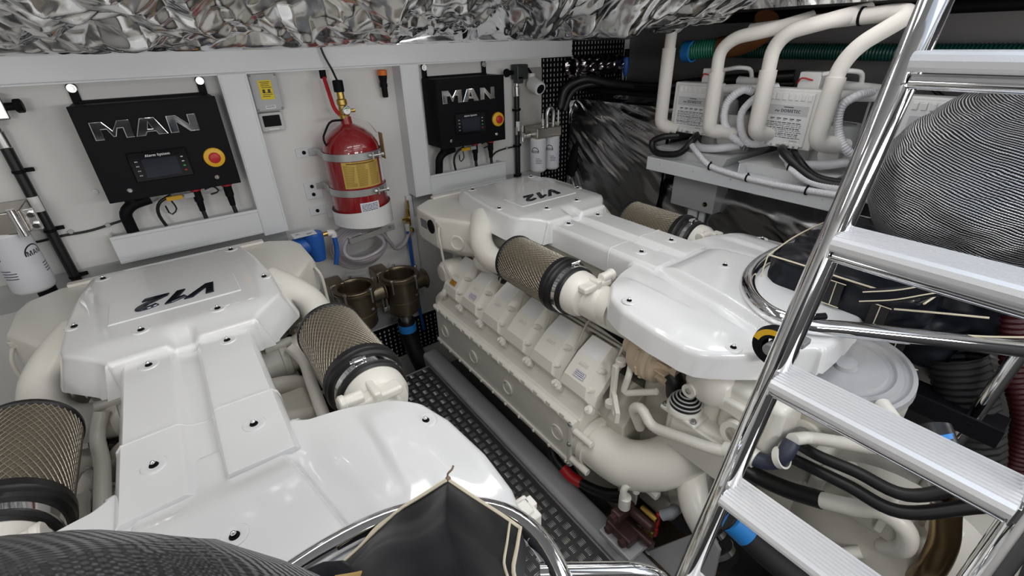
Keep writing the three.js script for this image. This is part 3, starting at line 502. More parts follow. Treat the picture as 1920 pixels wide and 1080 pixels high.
    mesh('heat_exchanger', [box2(Math.min(s * 0.18, s * 0.42), Math.max(s * 0.18, s * 0.42), 0.84, 1.06, 2.52, 2.72, 0.03), lathe([[0.03, 0], [0.05, 0], [0.05, 0.03], [0.03, 0.03]], 24, 'x').rotateY(s < 0 ? Math.PI : 0).translate(s * 0.43, 0.90, 2.61), box(0.03, 0.06, 0.16, s * 0.43, 0.98, 2.60, 0.02)], M.cream, E);
    const pa = mesh('coolant_pipe', pipe([[s * 0.42, 0.60, 2.22], [s * 0.48, 0.74, 2.21], [s * 0.50, 0.80, 2.27], [s * 0.50, 0.735, 2.32], [s * 0.50, 0.825, 2.56], [s * 0.465, 0.862, 2.68]], 0.021, 0.05, 16), M.cream, E);
    mesh('pipe_clamp', lathe([[0.020, 0], [0.027, 0], [0.027, 0.03], [0.020, 0.03]], 18, 'y').rotateX(1.1).translate(s * 0.50, 0.865, 2.615), M.cream, pa);
    mesh('oil_pipe', pipe([[s * 0.40, 0.90, 2.12], [s * 0.46, 0.865, 2.16], [s * 0.45, 0.745, 2.13], [s * 0.45, 0.865, 2.29]], 0.014, 0.04, 12), M.cream, E);
    mesh('bracket', [box(0.022, 0.20, 0.026, s * 0.475, 0.79, 2.10, 0.006), rod(0.022, 0.03, s * 0.44, 0.885, 2.095, 'y', 16), rod(0.022, 0.03, s * 0.50, 0.70, 2.11, 'y', 16)], M.cream, E);
    mesh('raw_water_elbow', curve([[s * 0.33, 0.55, 2.42], [s * 0.40, 0.50, 2.48], [s * 0.44, 0.44, 2.54], [s * 0.43, 0.34, 2.62]], 0.06, 20), M.cream, E);
    const rb = mesh('rubber_sleeve', curve([[s * 0.435, 0.37, 2.595], [s * 0.42, 0.26, 2.68]], 0.064, 20), M.rubber, E);
    for (const p of [[s * 0.432, 0.345, 2.615], [s * 0.425, 0.285, 2.66]]) mesh('hose_clamp', lathe([[0.062, 0], [0.067, 0.001], [0.067, 0.022], [0.062, 0.023]], 28, 'y').rotateX(-0.65).translate(...p), M.chrome, rb);
  }
  return E;
}
let sleeveG; function rodSleeve() { return sleeveG = sleeveG || join(rod(0.012, 0.055, 0, 0, 0, 'z', 12), rod(0.014, 0.012, 0, 0, 0.03, 'z', 12)); }
let pleatG; function pleats() { if (pleatG) return pleatG; const p = [], n = 120; for (let i = 0; i <= n * 2; i++) { const a = i / (n * 2) * Math.PI * 2, r = i % 2 ? 0.1175 : 0.112; p.push([Math.cos(a) * r, Math.sin(a) * r]); } return pleatG = grid(n * 2, 1, (u, v) => { const q = p[Math.round(u * n * 2)]; return [q[0], q[1], v * 0.36]; }); }
const engineL = makeEngine('white marine engine nearest the viewpoint, left of the walkway');
const engineR = engineL.clone(); engineR.name = uniq('marine_engine'); engineR.position.set(XR, 0, -0.09); scene.add(engineR);
engineR.userData = { label: 'white marine engine right of the walkway with its valve covers in full view', category: 'engine', group: 'twin marine engines' };
// ---------------------------------------------------------------- things on the bulkhead
// block letters M A N
function manLetters(w, h, d) {
  const t = w * 0.075, L = [];
  const M1 = [[0, 0], [0.085, 0], [0.085, 0.55], [0.13, 0.55], [0.165, 0.12], [0.195, 0.12], [0.23, 0.55], [0.275, 0.55], [0.275, 0], [0.36, 0], [0.36, 1], [0.245, 1], [0.18, 0.5], [0.115, 1], [0, 1]];
  const A1 = [[0, 0], [0.095, 0], [0.12, 0.2], [0.20, 0.2], [0.215, 0.0], [0.315, 0], [0.225, 1], [0.085, 1]];
  const A2 = shapeOf(A1.map(([x, y]) => [x * w, y * h])); const hh = new THREE.Path(); [[0.135, 0.38], [0.155, 0.75], [0.175, 0.38]].forEach(([x, y], i) => i ? hh.lineTo(x * w, y * h) : hh.moveTo(x * w, y * h)); A2.holes.push(hh);
  const N1 = [[0, 0], [0.09, 0], [0.09, 0.6], [0.20, 0], [0.30, 0], [0.30, 1], [0.21, 1], [0.21, 0.42], [0.10, 1], [0, 1]];
  const e = (s, x) => prism(Array.isArray(s) ? s.map(([a, b]) => [a * w, b * h]) : s, d, h * 0.05).translate(x * w, 0, 0);
  return [e(M1, 0), e(A2, 0.365), e(N1, 0.70)].map(g => hard(g.translate(-w / 2, -h / 2, 0), 20));
}
const screenTex = canvasTex(512, 288, (g, w, h) => {
  g.fillStyle = '#0b0c0f'; g.fillRect(0, 0, w, h); g.fillStyle = '#1b1f27'; g.fillRect(96, 66, 320, 196); g.fillStyle = '#232833'; g.fillRect(104, 74, 304, 180);
  g.fillStyle = '#e8e8ea'; g.font = 'bold 34px sans-serif'; g.textAlign = 'center'; g.fillText('Alarm System', 256, 46);
  for (let i = 0; i < 4; i++) { g.fillStyle = '#cfd2d6'; g.fillRect(38, 78 + i * 48, 10, 10); g.fillRect(52, 78 + i * 48, 12, 4); g.fillRect(52, 85 + i * 48, 12, 4); g.fillStyle = ['#cfd2d6', '#cfd2d6', '#3fbf58', '#d23240'][i]; g.fillRect(450, 78 + i * 48, 22, 11); }
});
function controlCabinet(x0, x1, label) {
  const xc = (x0 + x1) / 2, w = x1 - x0, t = thing('control_cabinet', label, 'control cabinet', [xc, 1.46, 0], 'engine control cabinets');
  const H = 0.42; // local: y up from the bottom edge
  mesh('body', box(w, H, 0.185, 0, H / 2, 0.10, 0.006), M.black, t);
  const door = mesh('door', box(w + 0.004, H + 0.004, 0.018, 0, H / 2, 0.205, 0.004), M.black, t);
  for (const s of [-1, 1]) { const e = mesh('mounting_ear', [box(0.035, 0.09, 0.006, s * (w / 2 - 0.025), H + 0.02, 0.012, 0.002), cyl(0.02, 0.02, 0.006, s * (w / 2 - 0.025), H + 0.065, 0.012, 'z', 20)], M.black, t); mesh('bolt', [cyl(0.018, 0.018, 0.005, s * (w / 2 - 0.025), H + 0.062, 0.018, 'z', 20), cyl(0.010, 0.010, 0.010, s * (w / 2 - 0.025), H + 0.062, 0.022, 'z', 6)], M.steel, e); }
  mesh('top_flange', box(w - 0.06, 0.012, 0.05, 0, H + 0.004, 0.03, 0.003), M.black, t);
  manLetters(0.40, 0.078, 0.012).forEach((g, i) => mesh('letter', g.translate(-0.028, 0.316, 0.214), M.chrome, t).userData.label = 'chrome letter ' + 'MAN'[i]);
  const disp = mesh('display', box(0.235, 0.135, 0.014, -0.03, 0.142, 0.217, 0.006), M.black, t);
  mesh('screen', new THREE.PlaneGeometry(0.225, 0.127).translate(-0.03, 0.142, 0.2248), P(0xffffff, 0.12, 0, { map: screenTex }), disp).userData.label = 'dark alarm screen';
  const es = mesh('emergency_stop', lathe([[0.02, 0.018], [0.036, 0.018], [0.046, 0.012], [0.047, 0], [0.0, 0]], 32, 'z').translate(0.193, 0.143, 0.214), M.yellow, t);
  es.userData.label = 'yellow emergency stop collar';
  mesh('button', lathe([[0, 0.034], [0.018, 0.033], [0.025, 0.028], [0.026, 0.022], [0.018, 0.018], [0.018, 0.0], [0, 0]], 28, 'z').translate(0.193, 0.143, 0.214), M.redPlastic, es).userData.label = 'red push button';
  for (const [lx, ly] of [[-0.185, 0.045], [0.178, 0.045]]) mesh('lock', [lathe([[0.011, 0], [0.011, 0.006], [0.008, 0.009], [0, 0.009]], 20, 'z').translate(lx, ly, 0.213), box(0.003, 0.012, 0.003, lx, ly, 0.222, 0.001)], M.chrome, t);
  return t;
}
controlCabinet(-0.298, 0.252, 'black control cabinet with chrome letters above the left engine');
controlCabinet(1.457, 1.968, 'black control cabinet with chrome letters above the right engine');
// plugs and cables under each cabinet
for (const [xc, w, side] of [[-0.023, 0.55, 'left'], [1.712, 0.511, 'right']]) {
  const k = w / 0.55, grp = 'cable plugs under the cabinets';
  const plug = (dx, h, label, ring) => { const t = thing('cable_plug', label, 'plug', [xc + dx * k, 1.46, 0.10], grp);
    mesh('collar', cyl(0.026, 0.026, 0.03, 0, -0.015, 0, 'y', 20), ring ? M.redPlastic : M.black, t); mesh('shell', lathe([[0, -0.14], [0.014, -0.14], [0.017, -0.09], [0.021, -0.085], [0.021, -0.03], [0.024, -0.028], [0.024, 0]], 18, 'y'), M.black, t);
    mesh('cable', curve([[0, -0.13, 0], [0.004, -0.2, 0.0], [0.008, -h, -0.01]], 0.011, 10), M.rubber, t); return t; };
  plug(0.07, 0.27, 'black cable plug with red collar, middle of three under the ' + side + ' cabinet', true);
  plug(0.215, 0.27, 'black cable plug with red collar, rightmost under the ' + side + ' cabinet', true);
  const t = thing('cable_gland', 'thick black elbow cable gland at the left end under the ' + side + ' cabinet', 'cable gland', [xc - 0.23 * k, 1.46, 0.11], 'elbow cable glands');
  mesh('nut', cyl(0.032, 0.032, 0.03, 0.03, -0.02, 0, 'y', 8), M.black, t); mesh('elbow', pipe([[0.10, -0.03, 0], [0.02, -0.045, 0], [-0.02, -0.08, 0], [-0.02, -0.25, -0.035]], 0.026, 0.05, 16), M.black, t);
  const c = thing('thin_cable', 'thin black cable hanging between the plugs under the ' + side + ' cabinet', 'cable', [xc - 0.1 * k, 1.46, 0.10], 'thin cables under the cabinets');
  mesh('lead', curve([[0.06, -0.03, 0.01], [0.0, -0.06, 0.01], [-0.02, -0.11, 0.0], [-0.005, -0.2, -0.01], [0.02, -0.28, -0.02]], 0.008, 8), M.rubber, c); mesh('lead', curve([[0.05, -0.05, 0.01], [0.06, -0.11, 0.0], [0.03, -0.13, 0.0], [0.02, -0.08, 0.01]], 0.004, 8), M.rubber, c);
  const tg = mesh('tag', box(0.07, 0.022, 0.012, 0.07, -0.045, 0.02, 0.003), M.yellow, c); tg.userData.label = 'yellow tag'; mesh('clip', box(0.045, 0.025, 0.014, 0.135, -0.045, 0.015, 0.003), M.plasticGrey, c);
  mesh('loop', curve([[0.21, -0.03, 0.01], [0.25, -0.02, 0.012], [0.27, -0.05, 0.01], [0.23, -0.06, 0.01]], 0.005, 8), M.rubber, c);
}
{ // grey junction box with yellow label, and the socket under it
  const t = thing('junction_box', 'grey junction box with a yellow warning label beside the left post', 'junction box', [0.51, 1.775, 0.0]);
  mesh('case', box(0.142, 0.19, 0.06, 0, 0.095, 0.03, 0.006), M.plasticGrey, t); mesh('lid', box(0.138, 0.186, 0.012, 0, 0.095, 0.064, 0.005), P(lin(0.46, 0.47, 0.48), 0.4), t);
  mesh('warning_label', box(0.066, 0.095, 0.002, 0.002, 0.107, 0.0705, 0.0006), lm(plate((g, w, h) => { g.fillStyle = '#141410'; for (let i = 0; i < 9; i++) { if (i === 4 || i === 5) { g.fillRect(40, 40 + i * 36, 40, 34); g.fillRect(120, 40 + i * 36, 40, 34); continue; } g.fillRect(24 + (i * 13) % 20, 30 + i * 36, 150 - (i * 29) % 40, 12); } }, 200, 390, '#e8cf12')), t).userData.label = 'yellow warning label';
  mesh('name_label', box(0.05, 0.017, 0.002, 0.004, 0.022, 0.0705, 0.0006), lm(labelLines('#eeeeee', '#333', 4, 2, false)), t);
  for (const sx of [-1, 1]) for (const sy of [0.012, 0.178]) mesh('screw', cyl(0.005, 0.005, 0.004, sx * 0.06, sy, 0.071, 'z', 10), M.grey, t);
  const o = thing('wall_socket', 'grey socket with a black flap below the junction box', 'socket', [0.506, 1.668, 0.0]);
  mesh('case', box(0.122, 0.098, 0.045, 0, 0.049, 0.0225, 0.006), P(lin(0.60, 0.61, 0.60), 0.45), o); mesh('flap', box(0.088, 0.058, 0.008, 0, 0.055, 0.047, 0.003), M.black, o); mesh('latch', box(0.055, 0.01, 0.01, 0, 0.012, 0.047, 0.002), M.plastic, o);
}
{ // fire extinguisher
  const t = thing('fire_extinguisher', 'red fire extinguisher cylinder with brass valve strapped to the white bulkhead', 'extinguisher', [0.865, 1.125, 0.20]);
  const r = 0.163;
  mesh('cylinder', lathe([[0, 0], [r - 0.02, 0], [r, 0.02], [r, 0.40], [r - 0.008, 0.45], [r - 0.03, 0.495], [r - 0.07, 0.53], [0.05, 0.553], [0.033, 0.562], [0.03, 0.60], [0, 0.60]], 56, 'y'), M.red, t);
  mesh('valve', [lathe([[0, 0.59], [0.028, 0.59], [0.03, 0.61], [0.024, 0.615], [0.024, 0.66], [0.028, 0.665], [0.028, 0.69], [0.02, 0.695], [0.02, 0.735], [0, 0.735]], 20, 'y').translate(-0.005, 0, 0), rod(0.01, 0.08, 0.015, 0.63, 0.02, 'x', 12)], M.brass, t);
  mesh('valve_cap', lathe([[0, 0.73], [0.027, 0.73], [0.028, 0.735], [0.028, 0.785], [0.024, 0.79], [0, 0.79]], 20, 'y').translate(-0.008, 0, 0), M.black, t);
  const ga = mesh('gauge', lathe([[0, 0.012], [0.021, 0.012], [0.025, 0.008], [0.025, 0], [0, 0]], 24, 'z').translate(0.002, 0.635, 0.03), M.chrome, t);
  mesh('dial', new THREE.CircleGeometry(0.020, 24).translate(0.002, 0.635, 0.0425), lm(plate((g, w, h) => { g.strokeStyle = '#1a8a2a'; g.lineWidth = 16; g.beginPath(); g.arc(64, 64, 46, 3.6, 5.8); g.stroke(); g.fillStyle = '#111'; g.fillRect(60, 20, 8, 50); }, 128, 128, '#f4f4f0')), ga);
  mesh('discharge_pipe', [pipe([[-0.02, 0.60, 0.0], [-0.045, 0.64, -0.03], [-0.045, 0.80, -0.11]], 0.011, 0.03, 12)], M.redPlastic, t);
  mesh('pipe_cap', rod(0.018, 0.05, -0.045, 0.82, -0.12, 'y', 14), M.black, t);
  mesh('discharge_lead', [pipe([[-0.03, 0.585, 0.02], [-0.10, 0.59, 0.03], [-0.16, 0.50, 0.03], [-0.135, 0.44, 0.03]], 0.006, 0.03, 8)], M.black, t);
  mesh('capillary', curve([[0.03, 0.60, 0.03], [0.10, 0.57, 0.05], [0.15, 0.50, 0.05]], 0.002, 6), M.steel, t);
  const goldT = canvasTex(512, 320, (g, w, h) => { g.fillStyle = '#d9b964'; g.fillRect(0, 0, w, h); g.fillStyle = '#8d6c2c'; for (let c = 0; c < 3; c++) for (let i = 0; i < 17; i++) { const x = 20 + c * 165; g.fillRect(x, 40 + i * 15.5, 110 + ((i * 37 + c * 11) % 40), 6); } g.fillRect(60, 12, 390, 18); });
  const wrap = (y0, y1, a0, a1, rr) => grid(24, 1, (u, v) => { const a = lerp(a0, a1, u); return [Math.sin(a) * rr, lerp(y0, y1, v), Math.cos(a) * rr]; });
  mesh('gold_label', wrap(0.225, 0.375, -0.75, 0.62, r + 0.0012), S(0xffffff, 0.32, 0.45, { map: goldT }), t).userData.label = 'gold instruction plate';
  mesh('side_label', wrap(0.235, 0.39, 0.75, 1.15, r + 0.0012), M.plastic, t); mesh('lower_label', wrap(0.075, 0.135, -0.35, 0.35, r + 0.0012), lm(labelLines('#e6e8ee', '#48526c', 17, 5, false)), t);
  mesh('paper_tag', box(0.004, 0.15, 0.06, 0.178, 0.42, 0.03, 0.001).rotateZ(0.0), S(lin(0.45, 0.34, 0.18), 0.8), t);
  solo('black_cable', curve([[0.815, 2.10, 0.14], [0.83, 2.03, 0.145], [0.85, 1.97, 0.16], [0.857, 1.91, 0.20]], 0.006, 8), M.rubber, 'thin black cable running from the ceiling to the extinguisher valve', 'cable');
  const b = thing('extinguisher_bracket', 'zinc strap bracket with white cradle holding the red extinguisher', 'bracket', [0.865, 1.125, 0.0]);
  for (const y of [0.40, 0.195]) {
    const R2 = r + 0.004, strap = grid(48, 1, (u, v) => { const a = lerp(-2.0, 2.0, u); return [Math.sin(a) * R2, y - 0.02 + 0.04 * v, 0.20 + Math.cos(a) * R2]; });
    mesh('strap', [strap, box(0.05, 0.04, 0.004, -0.175, y, 0.02, 0.001), box(0.004, 0.04, 0.11, -0.155, y, 0.075, 0.001)], M.zinc, b);
    mesh('strap_clamp', [box(0.008, 0.04, 0.03, 0.06, y, 0.37, 0.002), box(0.008, 0.04, 0.03, 0.10, y, 0.36, 0.002), rod(0.006, 0.09, 0.08, y, 0.372, 'x', 10), rod(0.011, 0.016, 0.045, y, 0.372, 'x', 6), rod(0.011, 0.016, 0.118, y, 0.372, 'x', 6)], M.zinc, b);
  }
  for (const y of [0.40, 0.195, 0.145, 0.04]) { const p = mesh('wall_plate', box(0.10, 0.054, 0.010, -0.220, y, 0.005, 0.002), M.frame, b); mesh('bolt', cyl(0.012, 0.010, 0.01, -0.225, y, 0.012, 'z', 12), M.black, p); }
  const cr = mesh('cradle', [grid(64, 1, (u, v) => { const a = lerp(-2.3, 2.3, u); return [Math.sin(a) * (r + 0.014), lerp(-0.022, 0.088, v) + 0.025 * Math.sin(a) * (v - 0.5), 0.20 + Math.cos(a) * (r + 0.014)]; }), cyl(r + 0.010, r + 0.010, 0.004, 0, -0.005, 0.20, 'y', 48), box(0.22, 0.09, 0.01, -0.06, 0.02, 0.005, 0.003), box(0.2, 0.012, 0.06, 0, -0.02, 0.03, 0.002)], M.cover, b);
}
{ // torch in a clip
  const t = thing('torch', 'black and orange torch clipped to the bulkhead left of the right post', 'torch', [1.183, 1.79, 0.045]);
  mesh('handle', lathe([[0, 0], [0.016, 0], [0.018, 0.01], [0.018, 0.08], [0.021, 0.09], [0.026, 0.115], [0.026, 0.135], [0, 0.135]], 20, 'y'), M.black, t);
  mesh('head', lathe([[0, 0.125], [0.028, 0.125], [0.029, 0.13], [0.029, 0.15], [0.024, 0.156], [0, 0.156]], 20, 'y'), M.orange, t); mesh('clip', [box(0.02, 0.03, 0.05, 0, 0.07, -0.02, 0.003), lathe([[0.018, 0], [0.022, 0], [0.022, 0.02], [0.018, 0.02]], 18, 'y').translate(0, 0.06, 0)], M.black, t);
}
{ // hose coil and its hook
  const pts = [], N = 7, seg = 36;
  for (let i = 0; i <= N * seg; i++) { const a = i / seg * Math.PI * 2 + 1.6, l = i / seg, c = Math.cos(a), q = Math.sin(a); pts.push([0.838 + c * (0.186 - 0.0085 * l), 0.915 + q * (q > 0 ? 0.125 - 0.004 * l : 0.178 - 0.017 * l), 0.085 + 0.016 * l + 0.010 * Math.sin(a * 2 + l)]); }
  pts.push([0.95, 1.0, 0.18], [1.02, 0.90, 0.15], [1.08, 0.81, 0.10], [1.16, 0.82, 0.07], [1.213, 0.90, 0.06]);
  const h = solo('coiled_hose', curve(pts, 0.0125, 10, true, false, 0.5, 0.025), M.hoseClear, 'coiled clear grey hose hanging under the extinguisher', 'hose');
  const hk = thing('hose_hook', 'metal strap hook carrying the coiled hose', 'hook', [0.86, 1.0, 0.0]);
  mesh('strap', [box(0.28, 0.035, 0.004, 0.02, 0.005, 0.225, 0.001).rotateZ(0.10), box(0.004, 0.035, 0.22, -0.115, -0.01, 0.115, 0.001), box(0.09, 0.045, 0.012, 0.14, 0.025, 0.222, 0.003)], M.zinc, hk); mesh('screw', cyl(0.008, 0.008, 0.006, 0.15, 0.025, 0.231, 'z', 10), M.grey, hk);
}
{ // brass cock with blue hose
  const t = thing('brass_cock', 'brass drain cock on the bulkhead beside the right post', 'valve', [1.212, 0.90, 0.05]);
  mesh('body', [rod(0.014, 0.13, 0.01, 0.10, 0, 'y', 14), rod(0.02, 0.04, -0.005, 0.09, 0.01, 'x', 12), rod(0.018, 0.03, 0.02, 0.0, 0, 'y', 6)], M.brass, t); mesh('lever', box(0.05, 0.016, 0.01, -0.025, 0.10, 0.025, 0.003), M.brass, t); mesh('nozzle', rod(0.009, 0.06, 0.018, 0.19, 0, 'y', 12), M.brass, t); mesh('coupling', rod(0.017, 0.05, -0.012, 0.03, 0.012, 'y', 14), M.plastic, t);
  solo('blue_hose', curve([[1.20, 0.91, 0.06], [1.20, 0.80, 0.06], [1.205, 0.6, 0.05], [1.21, 0.25, 0.05], [1.22, 0.05, 0.06]], 0.0125, 10), M.blue, 'thin blue hose running down from the brass cock', 'hose');
  solo('white_conduit', [box2(1.235, 1.275, 0.2, 1.14, 0.0, 0.03, 0.004)], M.frame, 'pale vertical conduit strip below the right post', 'conduit');
}
{ // blue pump peeping over the tank of the left engine
  const t = thing('blue_pump', 'blue pump with a white label above the left engine tank', 'pump', [0.50, 1.03, 0.2]);
  mesh('motor', [lathe([[0, -0.08], [0.05, -0.08], [0.055, -0.07], [0.055, 0.05], [0.04, 0.06], [0, 0.06]], 28, 'x'), lathe([[0, -0.10], [0.04, -0.10], [0.05, -0.03], [0.055, 0.06], [0.05, 0.075], [0, 0.08]], 28, 'y').translate(0.04, 0, 0.02)], M.blue, t);
  mesh('pump_label', box(0.13, 0.003, 0.085, -0.01, 0.079, 0.02, 0.001), lm(plate((g, w, h) => { g.fillRect(40, 36, 8, 26); g.fillRect(56, 36, 8, 26); g.fillRect(72, 36, 8, 26); g.fillRect(150, 70, 70, 10); g.fillRect(150, 90, 50, 10); }, 256, 128, '#e9ecf2', '#223')), t);
  mesh('fitting', [rod(0.015, 0.05, 0.105, 0.05, 0.02, 'x', 12)], M.brass, t); mesh('elbow', pipe([[0.12, 0.05, 0.02], [0.155, 0.05, 0.02], [0.155, 0.02, 0.02]], 0.02, 0.02, 12), M.plastic, t); mesh('hose', curve([[0.155, 0.02, 0.02], [0.155, -0.06, 0.02], [0.13, -0.16, 0.02]], 0.014, 10), M.blue, t);
  mesh('foot', box(0.14, 0.03, 0.2, 0, -0.10, -0.09, 0.005), M.black, t);
}
// sea strainers
function strainer(x, y, z, label, hose) {
  const t = thing('sea_strainer', label, 'strainer', [x, y, z], 'bronze sea strainers');
  mesh('housing', lathe([[0.05, 0], [0.10, 0.012], [0.112, 0.03], [0.112, 0.10], [0.117, 0.103], [0.117, 0.118], [0.112, 0.121], [0.116, 0.25], [0.124, 0.27], [0.134, 0.275], [0.136, 0.29], [0.125, 0.296], [0.108, 0.296], [0.104, 0.285], [0.104, 0.19], [0, 0.19]], 44, 'y'), M.bronze, t);
  mesh('rim', lathe([[0.106, 0.295], [0.130, 0.295], [0.132, 0.303], [0.128, 0.307], [0.108, 0.307], [0.104, 0.30]], 44, 'y'), M.bronze, t);
  mesh('basket_bar', box(0.19, 0.006, 0.008, 0, 0.25, 0, 0.002).rotateY(-0.7), M.bronze, t); mesh('basket', lathe([[0.10, 0.28], [0.097, 0.20], [0.02, 0.195]], 32, 'y'), M.bronze, t);
  for (let k = 0; k < 5; k++) { const a = k / 5 * Math.PI * 2 + 0.5, b = mesh('eye_bolt', [rod(0.007, 0.09, 0, 0.26, 0, 'y', 8), rod(0.011, 0.016, 0, 0.31, 0, 'y', 6)], M.steel, t); b.position.set(Math.sin(a) * 0.138, 0, Math.cos(a) * 0.138); }
  mesh('port', [rod(0.06, 0.10, 0.15, 0.20, -0.02, 'x', 22), rod(0.075, 0.02, 0.19, 0.20, -0.02, 'x', 22)], M.bronze, t); mesh('wall_flange', box(0.10, 0.10, 0.14, -0.08, 0.26, -0.16, 0.01), M.bronze, t);
  mesh('badge', box(0.03, 0.016, 0.003, 0.06, 0.155, 0.096, 0.001).rotateY(0), M.steel, t);
  mesh('neck', [rod(0.045, 0.05, 0, -0.01, 0, 'y', 20), rod(0.05, 0.012, 0, -0.03, 0, 'y', 20), rod(0.042, 0.06, 0, -0.06, 0, 'y', 20)], M.steel, t);
  if (hose) { mesh('outlet_hose', curve([[0, -0.07, 0], [0.0, -0.2, 0.0], [0.02, -0.35, 0.03], [0.06, -0.55, 0.08], [0.08, -0.72, 0.1]], 0.062, 18), M.rubber, t); mesh('blue_band', lathe([[0.06, 0], [0.065, 0.002], [0.065, 0.06], [0.06, 0.062]], 24, 'y').translate(0, -0.16, 0), M.blueTape, t).userData.label = 'blue band on the hose'; }
  else mesh('outlet_hose', curve([[0, -0.07, 0], [0, -0.3, 0], [0.02, -0.6, 0.05]], 0.06, 16), M.rubber, t);
}
strainer(1.02, 0.385, 0.24, 'round bronze sea strainer beside the blue hose, right one of the pair', true);
strainer(0.70, 0.40, 0.26, 'round bronze sea strainer behind the left air filter, left one of the pair', false);
{ const t = thing('strainer_clamp', 'steel clamps joining the two bronze strainers', 'clamp', [0.86, 0.5, 0.22]); mesh('link', [box(0.04, 0.03, 0.02, -0.01, 0.08, 0.06, 0.004), box(0.04, 0.03, 0.02, 0.02, -0.02, 0.06, 0.004), rod(0.006, 0.12, 0.0, 0.02, 0.065, 'y', 8), rod(0.006, 0.11, 0.025, 0.02, 0.07, 'y', 8)], M.steel, t); mesh('backing_bar', box(0.10, 0.14, 0.02, 0, 0.03, -0.02, 0.004), M.bronze, t); }
solo('bulkhead_patch', box2(0.80, 1.12, 0.18, 0.42, 0.008, 0.016, 0.02), M.greyLight, 'grey rounded cover panel on the bulkhead between the strainers', 'panel');
// vertical black conduits
for (const [x, y0, y1, label] of [[-0.57, 1.02, 1.74, 'black vertical pipe on the bulkhead left of the left cabinet'], [2.20, 1.05, 1.73, 'black vertical pipe on the bulkhead right of the right cabinet']]) {
  const t = thing('vertical_pipe', label, 'pipe', [x, y0, 0.045], 'vertical black pipes');
  mesh('pipe', rod(0.021, y1 - y0, 0, (y1 - y0) / 2, 0, 'y', 18), M.rubber, t); mesh('ferrule', [rod(0.024, 0.07, 0, y1 - y0 + 0.02, 0, 'y', 18), rod(0.018, 0.08, 0, y1 - y0 + 0.08, 0, 'y', 16)], M.steel, t);
  for (const k of [0.12, 0.5, 0.93]) mesh('pipe_clip', [box(0.075, 0.018, 0.012, 0.012, (y1 - y0) * k * 0.9, -0.02, 0.003), rod(0.0245, 0.016, 0, (y1 - y0) * k * 0.9, 0, 'y', 16)], M.black, t);
  mesh('paper_label', grid(10, 1, (u, v) => { const a = lerp(-1, 1.2, u); return [Math.sin(a) * 0.0217, lerp(0.42, 0.49, v), Math.cos(a) * 0.0217]; }), M.plastic, t);
  const v = thing('shutoff_valve', (x < 0 ? 'grey shut-off valve with black knob at the left edge' : 'dark shut-off valve with black knob right of the right cabinet'), 'valve', [x, y1 + 0.10, 0.06], 'fuel shut-off valves');
  mesh('body', [box(0.10, 0.10, 0.08, 0.02, 0.05, 0, 0.008), box(0.05, 0.05, 0.06, 0.0, 0.0, 0.01, 0.006)], x < 0 ? M.steel : P(lin(0.05, 0.06, 0.055), 0.4, 0.4), v);
  const s = x < 0 ? 1 : -1; mesh('knob', [rod(0.016, 0.05, s * 0.08, 0.05, 0.02, 'x', 14), rod(0.028, 0.028, s * 0.11, 0.05, 0.02, 'x', 8)], M.black, v);
}
// fuel filters
const filterTex = canvasTex(1024, 512, (g, w, h) => { g.fillStyle = '#dcdde4'; g.fillRect(0, 0, w, h); g.strokeStyle = '#16181c'; g.lineWidth = 12;
  for (const x of [170, 510, 850]) { g.beginPath(); g.arc(x, 190, 78, Math.PI * 0.95, Math.PI * 2.05); g.stroke(); g.fillStyle = '#16181c'; g.font = 'bold 62px sans-serif'; g.textAlign = 'center'; g.fillText('MAN', x, 205); }
  g.fillStyle = '#444a55'; for (const x of [250, 600, 930]) for (let i = 0; i < 4; i++) g.fillRect(x - 60, 300 + i * 26, 90 + (i * 37) % 40, 9); });
function fuelFilter(x, y, z, r, h, label) {
  const t = thing('fuel_filter', label, 'filter', [x, y, z], 'spin-on fuel filters');
  const body = new THREE.CylinderGeometry(r, r, h * 0.86, 40, 1, true).translate(0, h * 0.5, 0);
  mesh('canister', body, P(0xffffff, 0.35, 0, { map: filterTex, side: THREE.DoubleSide }), t);
  mesh('base', lathe([[0, 0], [r - 0.012, 0], [r - 0.003, 0.008], [r, h * 0.07]], 40, 'y'), M.plastic, t); mesh('top', lathe([[r, h * 0.93], [r - 0.004, h * 0.97], [r - 0.014, h], [0, h]], 40, 'y'), M.plastic, t); return t;
}
fuelFilter(2.305, 1.165, 0.17, 0.062, 0.26, 'white fuel filter canister under the right valve block, left of the pair');
fuelFilter(2.448, 1.165, 0.17, 0.058, 0.26, 'white fuel filter canister beside the slotted panel, right of the pair');
fuelFilter(-0.69, 1.125, 0.17, 0.078, 0.29, 'white fuel filter canister at the left edge');
solo('filter_sump', lathe([[0, 0], [0.03, 0], [0.036, 0.01], [0.036, 0.06], [0, 0.06]], 20, 'y').translate(-0.66, 1.06, 0.17), M.black, 'small black drain bowl under the left filter canister', 'filter bowl');
